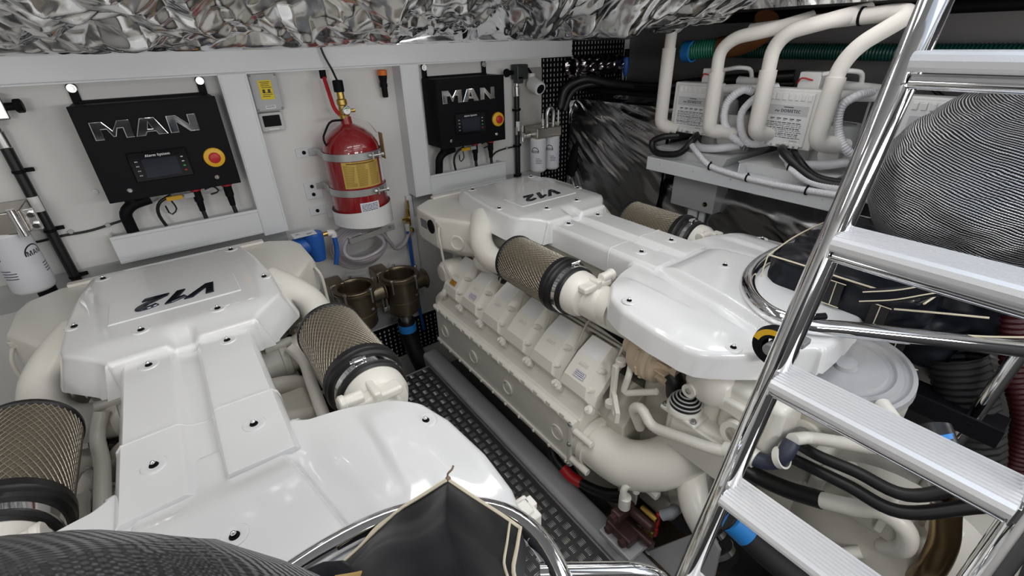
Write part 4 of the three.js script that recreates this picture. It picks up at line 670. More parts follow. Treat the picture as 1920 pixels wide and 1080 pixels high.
{ const t = thing('fuel_manifold', 'steel filter head with small valves above the paired canisters', 'fuel manifold', [2.37, 1.425, 0.0]);
  mesh('head', [box(0.24, 0.075, 0.16, 0.0, 0.035, 0.15, 0.008), box(0.42, 0.06, 0.03, 0.02, 0.045, 0.05, 0.004)], S(lin(0.50, 0.47, 0.42), 0.3, 0.9), t); mesh('spindle', [rod(0.009, 0.12, -0.16, 0.03, 0.10, 'y', 12), rod(0.007, 0.16, 0.13, 0.10, 0.18, 'y', 10), rod(0.013, 0.05, 0.0, 0.10, 0.15, 'y', 12), rod(0.006, 0.05, 0.0, 0.14, 0.15, 'y', 10)], M.chrome, t);
  mesh('gooseneck', curve([[0.06, 0.06, 0.13], [0.06, 0.16, 0.13], [0.09, 0.20, 0.13], [0.12, 0.17, 0.13], [0.12, 0.07, 0.13]], 0.012, 12), M.steel, t); mesh('side_pipe', [rod(0.02, 0.06, -0.15, 0.02, 0.14, 'x', 14), rod(0.02, 0.06, 0.15, 0.02, 0.14, 'x', 14)], M.steel, t);
  const t2 = thing('fuel_manifold', 'steel filter head above the canister at the left edge', 'fuel manifold', [-0.69, 1.40, 0.0]); mesh('head', [box(0.20, 0.10, 0.20, 0, 0.05, 0.14, 0.008)], S(lin(0.50, 0.47, 0.42), 0.3, 0.9), t2); mesh('spindle', [rod(0.016, 0.12, 0.075, 0.05, 0.25, 'y', 14), rod(0.012, 0.02, 0.12, 0.07, 0.22, 'z', 10), rod(0.012, 0.02, 0.12, 0.02, 0.22, 'z', 10)], M.chrome, t2); mesh('side_plate', box(0.05, 0.10, 0.02, 0.11, 0.045, 0.20, 0.004), M.steel, t2); }
solo('heat_shield_plate', box2(2.245, 2.465, 1.47, 1.90, 0.012, 0.018, 0.003), S(lin(0.60, 0.58, 0.54), 0.36, 0.5), 'bare metal plate behind the white camera on the bulkhead', 'plate');
{ const t = thing('camera', 'white round camera on the bulkhead above the paired canisters', 'camera', [2.345, 1.81, 0.02]);
  const g = lathe([[0, 0], [0.045, 0], [0.052, 0.01], [0.052, 0.10], [0.045, 0.115], [0.034, 0.117]], 32, 'z'); mesh('housing', [g.rotateY(0.0).rotateX(0.35).translate(0, -0.01, 0.02), rod(0.03, 0.05, 0, 0.03, 0.02, 'y', 18)], M.plastic, t);
  mesh('lens', lathe([[0, 0.118], [0.033, 0.116], [0.034, 0.10]], 28, 'z').rotateX(0.35).translate(0, -0.01, 0.02), M.black, t); mesh('lead', curve([[0.0, 0.05, 0.02], [-0.05, 0.09, 0.03], [-0.08, 0.07, 0.03]], 0.01, 8), M.black, t); }
{ const t = thing('data_cable', 'thin black cable clipped along the bulkhead left of the left cabinet', 'cable', [-0.6, 1.30, 0.0]); mesh('lead', curve([[-0.12, 0.03, 0.02], [-0.06, -0.005, 0.012], [0.05, 0.0, 0.012], [0.16, 0.0, 0.012], [0.29, 0.02, 0.012], [0.34, 0.03, 0.03]], 0.006, 8), M.rubber, t); for (const x of [0.09, 0.235]) mesh('clip', rod(0.011, 0.012, x, 0.012, 0.012, 'z', 10), M.plasticGrey, t); }
{ const t = thing('data_cable', 'thin black cable clipped along the bulkhead right of the right cabinet', 'cable', [2.02, 1.33, 0.0]); mesh('lead', curve([[-0.08, -0.03, 0.05], [0.0, 0.0, 0.012], [0.10, 0.015, 0.012], [0.17, 0.018, 0.02]], 0.006, 8), M.rubber, t); mesh('clip', rod(0.010, 0.012, 0.1, 0.02, 0.012, 'z', 10), M.plasticGrey, t); }
solo('wall_stud', lathe([[0.016, 0], [0.014, 0.006], [0, 0.008]], 18, 'z').translate(-0.357, 1.478, 0), M.frame, 'small round plug in the bulkhead left of the left cabinet', 'plug');
// ---------------------------------------------------------------- starboard side: wrapped tank, shelf, air conditioning
const rid2 = (x, y, z) => 1 - Math.abs(n3(x, y, z)) * 2;
M.foilDark = S(lin(0.50, 0.50, 0.51), 0.22, 1);
{
  const t = thing('wrapped_tank', 'large tank wrapped in dark wrinkled foil beside the right engine', 'tank', [2.95, -0.42, 1.4]);
  const cw = crumpler(4242, 6, 2.2, 11, 0.10, 0.9, 1.0);
  const wr = (z, y) => { // folds fanning out from the top corner
    const dy = 1.95 - y, dz = z + 0.55, fan = Math.atan2(dy, dz), rr = Math.hypot(dy, dz), m = smooth(-0.2, 0.5, n3(fan * 5, rr * 2, 3.1));
    return 0.022 * m * tri(fan * 15 + 0.5 * n3(fan * 8, rr * 3, 2)) + 0.010 * m * tri(fan * 37 + 0.8 * n3(fan * 9, rr * 4, 6)) + cw(z, y) * 0.6 + 0.04 * n3(z * 1.6, y * 1.8, 4); };
  const face = (z0, z1, y0, y1, x, nu, nv) => grid(nu, nv, (u, v) => { const z = lerp(z0, z1, u), y = lerp(y0, y1, v), e = Math.min(smooth(0, 0.05, u), smooth(1, 0.95, u)); const rn = 0.07 * Math.pow(smooth(0.9, 1, v), 2); return [x - wr(z, y) * 1.0 + rn - 2.95, y - 0.015 * Math.pow(smooth(0.93, 1, v), 2) + 0.42, z - 1.4]; });
  mesh('front_wrap', face(0.05, 1.0, -0.40, 1.668, 2.76, 180, 260), M.foilDark, t);
  mesh('lower_wrap', face(0.98, 2.95, -0.40, 1.24, 2.80, 220, 160), M.foilDark, t);
  mesh('top_wrap', [grid(120, 40, (u, v) => { const z = lerp(0.05, 1.0, u), x = lerp(2.80, 3.40, v); return [x - 2.95, 1.655 + 0.42 + 0.02 * n3(z * 6, x * 6, 2) + 0.010 * rid2(z * 11, x * 11, 5), z - 1.4]; }), grid(60, 60, (u, v) => { const x = lerp(2.74, 3.40, u), y = lerp(-0.40, 1.64, v); return [x - 2.95, y + 0.42, 0.05 - 1.4 - 0.01 * rid2(x * 8, y * 8, 2)]; }), box2(-0.12, 0.45, 0.03, 2.02, -1.30, -0.42, 0.02), box2(-0.10, 0.45, 0.03, 1.58, -0.45, 1.5, 0.02)], M.foilDark, t);
  mesh('corner_pipe', [rod(0.018, 1.5, -0.23, 0.72, -1.32, 'y', 16)], M.steel, t); mesh('corner_elbow', curve([[-0.21, 1.47, -1.30], [-0.20, 1.62, -1.28], [-0.14, 1.78, -1.24], [-0.06, 1.80, -1.20]], 0.05, 16), M.black, t);
}
{ // cables and black trunking over the tank
  solo('trunking', [box2(2.86, 2.92, 1.70, 1.73, 0.06, 1.0, 0.008), box2(2.90, 2.96, 1.75, 1.77, 0.06, 1.0, 0.006)], M.black, 'black trunking along the top of the wrapped tank', 'trunking');
  solo('cable_bundle', [curve([[2.62, 1.60, 0.06], [2.66, 1.74, 0.08], [2.78, 1.80, 0.15], [2.90, 1.77, 0.35], [2.96, 1.76, 0.7], [3.10, 1.80, 1.0], [3.28, 1.85, 1.5]], 0.035, 12), curve([[2.64, 1.58, 0.09], [2.70, 1.72, 0.12], [2.82, 1.765, 0.2], [2.98, 1.75, 0.5], [3.15, 1.78, 0.9], [3.3, 1.8, 1.5]], 0.022, 10)], M.rubber, 'thick black cable bundle bending over the tank corner', 'cable');
  solo('foil_duct', grid(80, 40, (u, v) => { const a = v * Math.PI * 2, x = lerp(2.66, 3.2, u), r = 0.06 + 0.018 * rid2(u * 7, Math.cos(a) * 2, Math.sin(a) * 2) + 0.008 * Math.sin(u * 40); return [x, 1.89 + Math.sin(a) * r, 0.12 + Math.cos(a) * r]; }), S(lin(0.42, 0.38, 0.40), 0.2, 1), 'short wrinkled foil duct in front of the slotted panel', 'duct');
  const t = thing('blue_valve', 'small blue valve hanging by the slotted panel', 'valve', [3.20, 1.80, 0.2]); mesh('body', [lathe([[0, 0], [0.012, 0], [0.022, 0.03], [0.026, 0.12], [0.016, 0.15], [0, 0.15]], 16, 'y')], M.blue, t); mesh('stem', [rod(0.006, 0.08, 0, -0.04, 0, 'y', 8), rod(0.02, 0.06, 0, 0.17, 0, 'y', 12)], M.black, t);
}
{ // white shelf
  const t = thing('equipment_shelf', 'white metal shelf carrying the air conditioning units', 'shelf', [2.85, 1.29, 1.6]);
  mesh('top_plate', box(0.52, 0.012, 1.22, 0.01, 0.074, 0, 0.003), M.frame, t); mesh('front_lip', box(0.010, 0.085, 1.22, -0.255, 0.04, 0, 0.003), M.frame, t); mesh('end_lip', box(0.52, 0.085, 0.01, 0.01, 0.04, -0.605, 0.003), M.frame, t); mesh('bracket', [box(0.5, 0.05, 0.02, 0.03, 0.04, -0.3, 0.003), box(0.5, 0.05, 0.02, 0.03, 0.04, 0.35, 0.003), box(0.02, 0.06, 1.2, 0.26, 0.04, 0, 0.003)], M.frame, t);
  mesh('divider', box(0.50, 0.07, 0.008, 0.0, 0.11, 0.03, 0.002), M.frame, t); for (let k = 0; k < 5; k++) mesh('rivet', cyl(0.004, 0.003, 0.004, -0.262, 0.05, -0.5 + k * 0.25, 'x', 8), M.zinc, t);
}
{ const t = thing('switch_box', 'grey metal switch box under the white shelf', 'switch box', [2.76, 1.065, 1.31]); mesh('case', box(0.14, 0.195, 0.32, 0, 0.0975, 0, 0.004), M.greyLight, t); mesh('lock', [lathe([[0, 0.012], [0.01, 0.012], [0.014, 0.006], [0.015, 0], [0, 0]], 18, 'x').rotateY(Math.PI).translate(-0.07, 0.055, 0.10)], M.black, t); mesh('key_slot', cyl(0.007, 0.007, 0.006, -0.083, 0.055, 0.10, 'x', 12), M.brass, t); mesh('bracket', [box(0.02, 0.14, 0.07, -0.03, -0.07, 0.0, 0.003), box(0.02, 0.14, 0.04, -0.03, -0.07, 0.07, 0.003)], M.frame, t); mesh('hanger', box(0.04, 0.04, 0.10, 0.0, 0.21, 0, 0.003), M.frame, t); }
const acTex = canvasTex(512, 512, (g, w, h) => { g.fillStyle = '#e3e3e4'; g.fillRect(0, 0, w, h); g.fillStyle = '#c3c4c8'; g.fillRect(10, 40, 492, 130); g.fillStyle = '#23242a'; g.font = 'bold 54px sans-serif'; g.textAlign = 'left'; g.fillText('DOMETIC', 170, 130); g.lineWidth = 9; g.strokeStyle = '#23242a'; g.beginPath(); g.moveTo(100, 128); g.quadraticCurveTo(112, 96, 128, 118); g.quadraticCurveTo(142, 134, 152, 108); g.stroke(); g.fillRect(200, 60, 120, 10);
  g.fillStyle = '#50525a'; for (let i = 0; i < 5; i++) { g.fillRect(60 + i * 82, 205, 54, 14); g.fillRect(60 + i * 82, 228, 38, 6); } for (let j = 0; j < 9; j++) { let x = 30; while (x < 440) { const l = 14 + ((x * 7 + j * 53) % 50); g.fillRect(x, 258 + j * 24, l, j % 3 ? 8 : 12); x += l + 10; } } g.strokeStyle = '#50525a'; g.lineWidth = 3; g.strokeRect(24, 300, 210, 120); g.strokeRect(244, 330, 190, 130); g.font = 'bold 22px sans-serif'; g.fillText('DOMETIC', 360, 500); });
function acUnit(z, y, label, full) {
  const t = thing('air_conditioner', label, 'air conditioner', [2.90, 1.364, z], 'air conditioning units on the shelf');
  mesh('base_tray', [loft([[[-0.20, 0, -0.16], [0.22, 0, -0.16], [0.22, 0, 0.26], [-0.20, 0, 0.26]], [[-0.24, 0.055, -0.19], [0.24, 0.055, -0.19], [0.24, 0.055, 0.30], [-0.24, 0.055, 0.30]], [[-0.25, 0.07, -0.2], [0.25, 0.07, -0.2], [0.25, 0.07, 0.31], [-0.25, 0.07, 0.31]]])].map(g => hard(g, 30)), M.plastic, t);
  const m = mesh('control_module', box(0.085, 0.30, 0.30, -0.135, 0.315, -0.02, 0.010), M.plastic, t); m.rotation.z = 0;
  mesh('front_lid', box(0.012, 0.27, 0.235, -0.183, 0.315, -0.02, 0.006), M.plastic, m); mesh('label_sheet', new THREE.PlaneGeometry(0.215, 0.20).rotateY(-Math.PI / 2).translate(-0.1895, 0.30, -0.02), lm(acTex), m).userData.label = 'printed label sheet';
  for (let k = 0; k < 7; k++) { mesh('rib', box(0.012, 0.032, 0.022, -0.189, 0.425, -0.115 + k * 0.032, 0.004), M.plastic, m); mesh('terminal', box(0.016, 0.026, 0.018, -0.186, 0.185, -0.11 + k * 0.03, 0.003), M.plastic, m); }
  mesh('screw', cyl(0.008, 0.008, 0.01, -0.195, 0.178, -0.02, 'x', 10), M.grey, m);
  mesh('compressor', [lathe([[0, 0], [0.085, 0], [0.095, 0.015], [0.095, 0.24], [0.085, 0.29], [0.05, 0.32], [0, 0.325]], 32, 'y').translate(0.06, 0.06, 0.04), rod(0.03, 0.05, 0.06, 0.40, 0.04, 'y', 16)], M.plastic, t);
  mesh('coil', [lathe([[0.075, 0], [0.105, 0], [0.105, 0.22], [0.075, 0.22]], 32, 'y').translate(0.02, 0.07, 0.17), curve([[-0.10, 0.12, 0.18], [-0.05, 0.12, 0.26], [0.08, 0.13, 0.27], [0.12, 0.2, 0.2]], 0.022, 12)], M.plastic, t);
  if (full) { mesh('header_pipe', [pipe([[-0.09, 0.43, 0.10], [-0.10, 0.44, 0.20], [-0.10, 0.445, 0.34], [0.02, 0.46, 0.36], [0.05, 0.47, 0.12]], 0.026, 0.05, 14), pipe([[-0.08, 0.53, 0.06], [-0.06, 0.55, 0.16], [0.02, 0.54, 0.2], [0.06, 0.46, 0.2]], 0.012, 0.03, 10)], M.plastic, t);
    mesh('terminal_box', box(0.08, 0.10, 0.11, -0.04, 0.49, 0.0, 0.008), M.plastic, t); mesh('wires', [curve([[-0.08, 0.50, 0.02], [-0.10, 0.51, -0.03], [-0.07, 0.48, -0.06]], 0.004, 6)], M.redPlastic, t);
    mesh('frame_bar', [box(0.012, 0.34, 0.012, -0.06, 0.26, 0.30, 0.002), box(0.2, 0.012, 0.012, 0.03, 0.43, 0.30, 0.002)], M.zinc, t);
    mesh('round_filter', lathe([[0, 0], [0.05, 0], [0.055, 0.01], [0.055, 0.05], [0.02, 0.06], [0.02, 0.08], [0, 0.08]], 24, 'x').translate(-0.16, 0.16, 0.22), M.plastic, t);
    mesh('lower_pipe', curve([[-0.16, 0.13, 0.0], [-0.20, 0.10, 0.08], [-0.20, 0.11, 0.20], [-0.15, 0.14, 0.32]], 0.024, 14), M.hoseWhite, t); }
  return t;
}
acUnit(1.21, 0, 'white air conditioning unit on the shelf nearest the bulkhead', true);
acUnit(1.79, 0, 'white air conditioning unit in the middle of the shelf', true);
acUnit(2.42, 0, 'white air conditioning unit half hidden behind the ladder rail', false);
// insulated white pipes
const ins = (pts, r, joint, label) => { const t = thing('insulated_pipe', label, 'pipe', pts[pts.length - 1], 'white insulated pipes'); const o = pts[pts.length - 1]; mesh('sleeve', pipe(pts.map(p => [p[0] - o[0], p[1] - o[1], p[2] - o[2]]), r, 0.07, 18), M.sleeve, t); if (joint) mesh('outer_sleeve', [pipe(joint.map(p => [p[0] - o[0], p[1] - o[1], p[2] - o[2]]), r + 0.007, 0.07, 18)], M.sleeve, t); return t; };
ins([[2.68, 2.24, 1.00], [2.67, 2.05, 1.00], [2.66, 1.575, 1.01], [2.72, 1.545, 1.10]], 0.033, [[2.667, 2.02, 1.0], [2.66, 1.575, 1.01], [2.70, 1.55, 1.07]], 'white insulated pipe bending into the unit nearest the bulkhead, leftmost of four');
ins([[2.78, 2.15, 1.75], [2.64, 2.10, 1.62], [2.60, 2.07, 1.46], [2.60, 2.01, 1.385], [2.60, 1.59, 1.40], [2.72, 1.57, 1.50]], 0.033, [[2.60, 1.90, 1.388], [2.60, 1.59, 1.40], [2.66, 1.58, 1.44]], 'white insulated pipe between the first two units, second of four');
ins([[2.80, 2.17, 1.98], [2.64, 2.13, 1.88], [2.60, 2.09, 1.73], [2.60, 2.02, 1.675], [2.60, 1.615, 1.68], [2.72, 1.59, 1.70]], 0.035, [[2.60, 1.92, 1.677], [2.60, 1.615, 1.68], [2.66, 1.60, 1.69]], 'white insulated pipe left of the middle unit, third of four');
ins([[2.76, 2.10, 1.45], [2.76, 2.13, 1.80], [2.72, 2.155, 2.12], [2.64, 2.145, 2.20], [2.60, 2.03, 2.05], [2.60, 1.94, 2.0], [2.60, 1.60, 1.99], [2.74, 1.58, 2.08]], 0.035, [[2.60, 1.90, 2.0], [2.60, 1.60, 1.99], [2.70, 1.585, 2.05]], 'white insulated pipe looping over the middle unit, rightmost of four');
{ // cable ties on the header
  const g = () => lathe([[0.034, -0.006], [0.040, -0.006], [0.040, 0.006], [0.034, 0.006]], 18, 'z');
  for (const [p, l] of [[[2.755, 2.118, 1.66], 'black cable tie on the header pipe, left one'], [[2.74, 2.145, 1.98], 'black cable tie on the header pipe, right one']]) solo('cable_tie', g().translate(...p), M.black, l, 'cable tie', 'cable ties on the pipes');
}
// hoses on the shelf
solo('white_hose', corrugated([[2.64, 1.48, 1.28], [2.605, 1.44, 1.36], [2.588, 1.395, 1.45], [2.582, 1.375, 1.60], [2.582, 1.366, 1.80], [2.582, 1.37, 2.0], [2.585, 1.385, 2.30]], 0.017, 0.04, 0.012), M.hoseWhite, 'white ribbed hose lying along the front edge of the shelf', 'hose');
solo('white_hose', corrugated([[2.66, 1.47, 1.86], [2.61, 1.45, 1.91], [2.60, 1.41, 2.02], [2.60, 1.41, 2.30]], 0.016, 0.04, 0.012), M.hoseWhite, 'short white ribbed hose on the shelf below the middle unit', 'hose');
solo('black_hose', curve([[2.74, 1.54, 1.25], [2.66, 1.51, 1.27], [2.62, 1.43, 1.22], [2.61, 1.405, 1.13], [2.615, 1.41, 1.02], [2.63, 1.46, 0.985], [2.66, 1.50, 1.05], [2.72, 1.51, 1.12]], 0.021, 12), M.rubber, 'black hose looped at the bulkhead end of the shelf', 'hose');
solo('black_hose', curve([[2.74, 1.53, 1.78], [2.65, 1.53, 1.82], [2.62, 1.47, 1.93], [2.61, 1.42, 2.05], [2.62, 1.42, 2.2], [2.64, 1.44, 2.35]], 0.021, 12), M.rubber, 'black hose drooping from the middle unit along the shelf', 'hose');
solo('black_hose', curve([[2.74, 1.52, 1.84], [2.67, 1.50, 1.90], [2.65, 1.43, 2.02], [2.66, 1.44, 2.3]], 0.017, 12), M.rubber, 'thinner black hose behind the drooping one on the shelf', 'hose');
solo('ribbed_hose', corrugated([[2.74, 1.80, 1.54], [2.70, 1.81, 1.51], [2.68, 1.74, 1.44], [2.68, 1.64, 1.44], [2.69, 1.56, 1.50], [2.72, 1.52, 1.57]], 0.022, 0.04, 0.012), M.hoseWhite, 'curved white ribbed hose just right of the first unit', 'hose');
solo('ribbed_hose', corrugated([[2.78, 1.83, 1.66], [2.72, 1.79, 1.60], [2.69, 1.70, 1.535], [2.69, 1.60, 1.55], [2.71, 1.53, 1.60], [2.78, 1.54, 1.70]], 0.020, 0.03, 0.012), M.hoseWhite, 'curved smooth white hose between the first two units', 'hose');
solo('ribbed_hose', corrugated([[2.78, 1.83, 2.10], [2.70, 1.815, 2.07], [2.68, 1.77, 2.03], [2.69, 1.66, 2.04], [2.70, 1.57, 2.10], [2.76, 1.52, 2.16]], 0.020, 0.05, 0.013), M.hoseWhite, 'curved white ribbed hose right of the middle unit', 'hose');
for (const [x, y, z, r, l] of [[2.587, 1.39, 1.46, 0.019, 'black cable tie on the shelf-edge hose below the first unit'], [2.582, 1.37, 1.70, 0.019, 'black cable tie on the shelf-edge hose between the units'], [2.582, 1.368, 2.02, 0.019, 'black cable tie on the shelf-edge hose below the middle unit'], [2.62, 1.46, 1.89, 0.018, 'black cable tie at the start of the short ribbed hose']])
  solo('cable_tie', [lathe([[r - 0.001, -0.004], [r + 0.003, -0.004], [r + 0.003, 0.004], [r - 0.001, 0.004]], 18, 'z').translate(x, y, z), box(0.01, 0.012, 0.008, x, y + r + 0.005, z, 0.002)], M.black, l, 'cable tie', 'cable ties on the hoses');
// pipes high on the dark hull side
solo('green_hose', corrugated([[3.25, 1.99, 0.9], [3.25, 1.985, 1.5], [3.25, 1.98, 2.1], [3.25, 1.98, 2.9]], 0.042, 0.05, 0.016), M.green, 'dark green ribbed hose running along the hull side', 'hose');
{ const t = thing('hose_end', 'short green ribbed hose with a blue clamp near the ceiling', 'hose', [3.05, 1.99, 0.85]); mesh('hose', corrugated([[0, 0, -0.02], [0.02, 0.01, 0.10], [0.05, 0.02, 0.22]], 0.055, 0.06, 0.016), P(lin(0.03, 0.22, 0.14), 0.4), t); mesh('clamp', lathe([[0.055, 0], [0.066, 0.002], [0.066, 0.06], [0.055, 0.062]], 24, 'z').translate(0, -0.002, -0.0), M.blueTape, t); mesh('brown_elbow', curve([[0.05, 0.02, 0.22], [0.06, 0.04, 0.36], [0.04, 0.10, 0.48], [0.0, 0.18, 0.52]], 0.065, 16), M.brown, t); }
solo('dark_pipe', [rod(0.03, 3.0, 3.32, 2.18, 1.9, 'z', 14), rod(0.022, 3.0, 3.22, 2.28, 1.9, 'z', 14), rod(0.04, 2.6, 3.0, 2.34, 1.8, 'z', 14)], M.black, 'black pipes under the ceiling along the hull side', 'pipe');
solo('black_cable', curve([[3.38, 2.1, 2.0], [3.3, 2.0, 2.05], [3.36, 1.86, 2.12], [3.38, 1.74, 2.3], [3.38, 1.72, 2.6]], 0.011, 8), M.rubber, 'black cable hanging on the dark hull side', 'cable');
solo('foil_trim', grid(100, 8, (u, v) => [2.74 + 0.02 * n3(u * 12, v * 2, 1), 2.24 + 0.05 * v, lerp(1.2, 3.0, u)]), M.foil, 'strip of silver foil along the ceiling edge above the shelf', 'foil strip');
struct('trim_13', box2(2.74, 3.45, 2.28, 2.33, 0.0, 4.3, 0.004), M.black, 'black ceiling panel above the air conditioning units', 'ceiling panel');
// ---------------------------------------------------------------- ladder
{
  const t = thing('ladder', 'polished steel ladder with ribbed aluminium treads in the right foreground', 'ladder', [0.41, 0, 2.9]);
  M.tread = S(lin(0.84, 0.83, 0.83), 0.42, 0.35, { bumpMap: fineGrain, bumpScale: 0.0005 });
  const lx = y => 0.82 + 0.275 * (y - 1.52) - 0.41, zf = 2.725 - 2.9, zn = 3.085 - 2.9, dir = Math.atan(0.275);
  for (const z of [zf, zn]) mesh('rail', pipe([[lx(0), 0, z], [lx(2.46) , 2.46, z], [lx(2.7) , 2.7, z]], 0.0225, 0.05, 28, true, 0.05), M.chrome, t);
  const ys = [0.20, 0.46, 0.725, 0.99, 1.255, 1.52, 1.785, 2.055, 2.32];
  const W = zn - zf - 0.03;
  const prof = [[-0.034, -0.012], [0.040, -0.006], [0.040, 0.012]]; for (let k = 0; k < 8; k++) { const x = 0.036 - k * 0.009; prof.push([x, 0.016], [x - 0.005, 0.016], [x - 0.0055, 0.0135], [x - 0.0085, 0.0135]); } prof.push([-0.036, 0.016], [-0.043, 0.012], [-0.046, 0.004], [-0.044, -0.005], [-0.039, -0.010]);
  const tread = prism(prof, W, 0).translate(0, 0, -W / 2), under = rod(0.011, W, 0, 0, 0, 'z', 16);
  for (const y of ys) {
    const r = mesh('tread', tread, M.tread, t); r.position.set(lx(y) - 0.012, y - 0.01, (zf + zn) / 2);
    const u = mesh('support_bar', under, M.chrome, r); u.position.set(-0.012, -0.026, 0);
    for (const q of [-1, 1]) mesh('end_plate', box(0.06, 0.035, 0.004, 0.0, -0.010, q * (W / 2 + 0.003), 0.001), M.chrome, r);
  }
}
// ---------------------------------------------------------------- guard rails
{
  const t = thing('guard_rail', 'polished steel guard rail curving round the black heat blanket of the right engine', 'guard rail', [1.6, 1.15, 2.5], 'steel guard rails');
  const o = [1.6, 1.15, 2.5], L = a => a.map(p => [p[0] - o[0], p[1] - o[1], p[2] - o[2]]);
  mesh('rail', curve(L([[2.25, 1.25, 2.23], [1.95, 1.25, 2.20], [1.76, 1.25, 2.22], [1.62, 1.25, 2.275], [1.52, 1.25, 2.36], [1.478, 1.25, 2.45], [1.495, 1.25, 2.54], [1.57, 1.25, 2.63], [1.70, 1.25, 2.79], [1.86, 1.25, 2.99], [2.1, 1.25, 3.3]]), 0.027, 24), M.chrome, t);
  mesh('stay', pipe(L([[2.25, 1.25, 2.23], [2.25, 1.16, 2.23]]), 0.016, 0.02, 14), M.chrome, t); mesh('stay', pipe(L([[1.86, 1.25, 2.99], [1.74, 0.7, 2.96], [1.66, 0.0, 2.93]]), 0.02, 0.05, 16), M.chrome, t);
  const u = thing('guard_rail', 'polished steel guard rail curving round the black heat blanket of the left engine', 'guard rail', [0.2, 1.15, 2.5], 'steel guard rails');
  const o2 = [0.2, 1.15, 2.5], L2 = a => a.map(p => [p[0] - o2[0], p[1] - o2[1], p[2] - o2[2]]);
  mesh('rail', curve(L2([[-0.5, 1.26, 2.55], [-0.3, 1.26, 2.42], [-0.12, 1.25, 2.37], [0.03, 1.25, 2.355], [0.15, 1.25, 2.372], [0.26, 1.25, 2.43], [0.325, 1.25, 2.50], [0.345, 1.25, 2.57], [0.335, 1.25, 2.65], [0.29, 1.25, 2.76]]), 0.021, 24), M.chrome, u);
  mesh('cross_rail', pipe(L2([[0.31, 1.245, 2.63], [0.455, 1.245, 2.737], [0.49, 1.22, 2.77], [0.49, 1.0, 2.80], [0.49, 0.0, 2.80]]), 0.0175, 0.03, 22), M.chrome, u);
}
// ---------------------------------------------------------------- heat blankets
function lumpy(x0, x1, y0, y1, z0, z1, seg, pw, amp, fr) {
  const g = new THREE.BoxGeometry(2, 2, 2, seg, seg, seg), p = g.attributes.position, c = [(x0 + x1) / 2, (y0 + y1) / 2, (z0 + z1) / 2], h = [(x1 - x0) / 2, (y1 - y0) / 2, (z1 - z0) / 2];
  for (let i = 0; i < p.count; i++) { let v = [p.getX(i), p.getY(i), p.getZ(i)]; const n = Math.pow(Math.abs(v[0]) ** pw + Math.abs(v[1]) ** pw + Math.abs(v[2]) ** pw, 1 / pw); v = v.map(a => a / n); let q = v.map((a, k) => c[k] + a * h[k]); const d = amp * n3(q[0] * fr, q[1] * fr, q[2] * fr) + amp * 0.5 * n3(q[0] * fr * 2.3 + 5, q[1] * fr * 2.3, q[2] * fr * 2.3); q = q.map((a, k) => a + v[k] * d); p.setXYZ(i, ...q); }
  const m = mergeVertices((g.deleteAttribute('uv'), g.deleteAttribute('normal'), g), 1e-5); m.computeVertexNormals(); return m;
}
const leather = P(lin(0.007, 0.008, 0.012), 0.40, 0, { bumpMap: fineGrain, bumpScale: 0.0008, specularIntensity: 0.5 });
M.stitchLine = S(lin(0.72, 0.64, 0.48), 0.8);
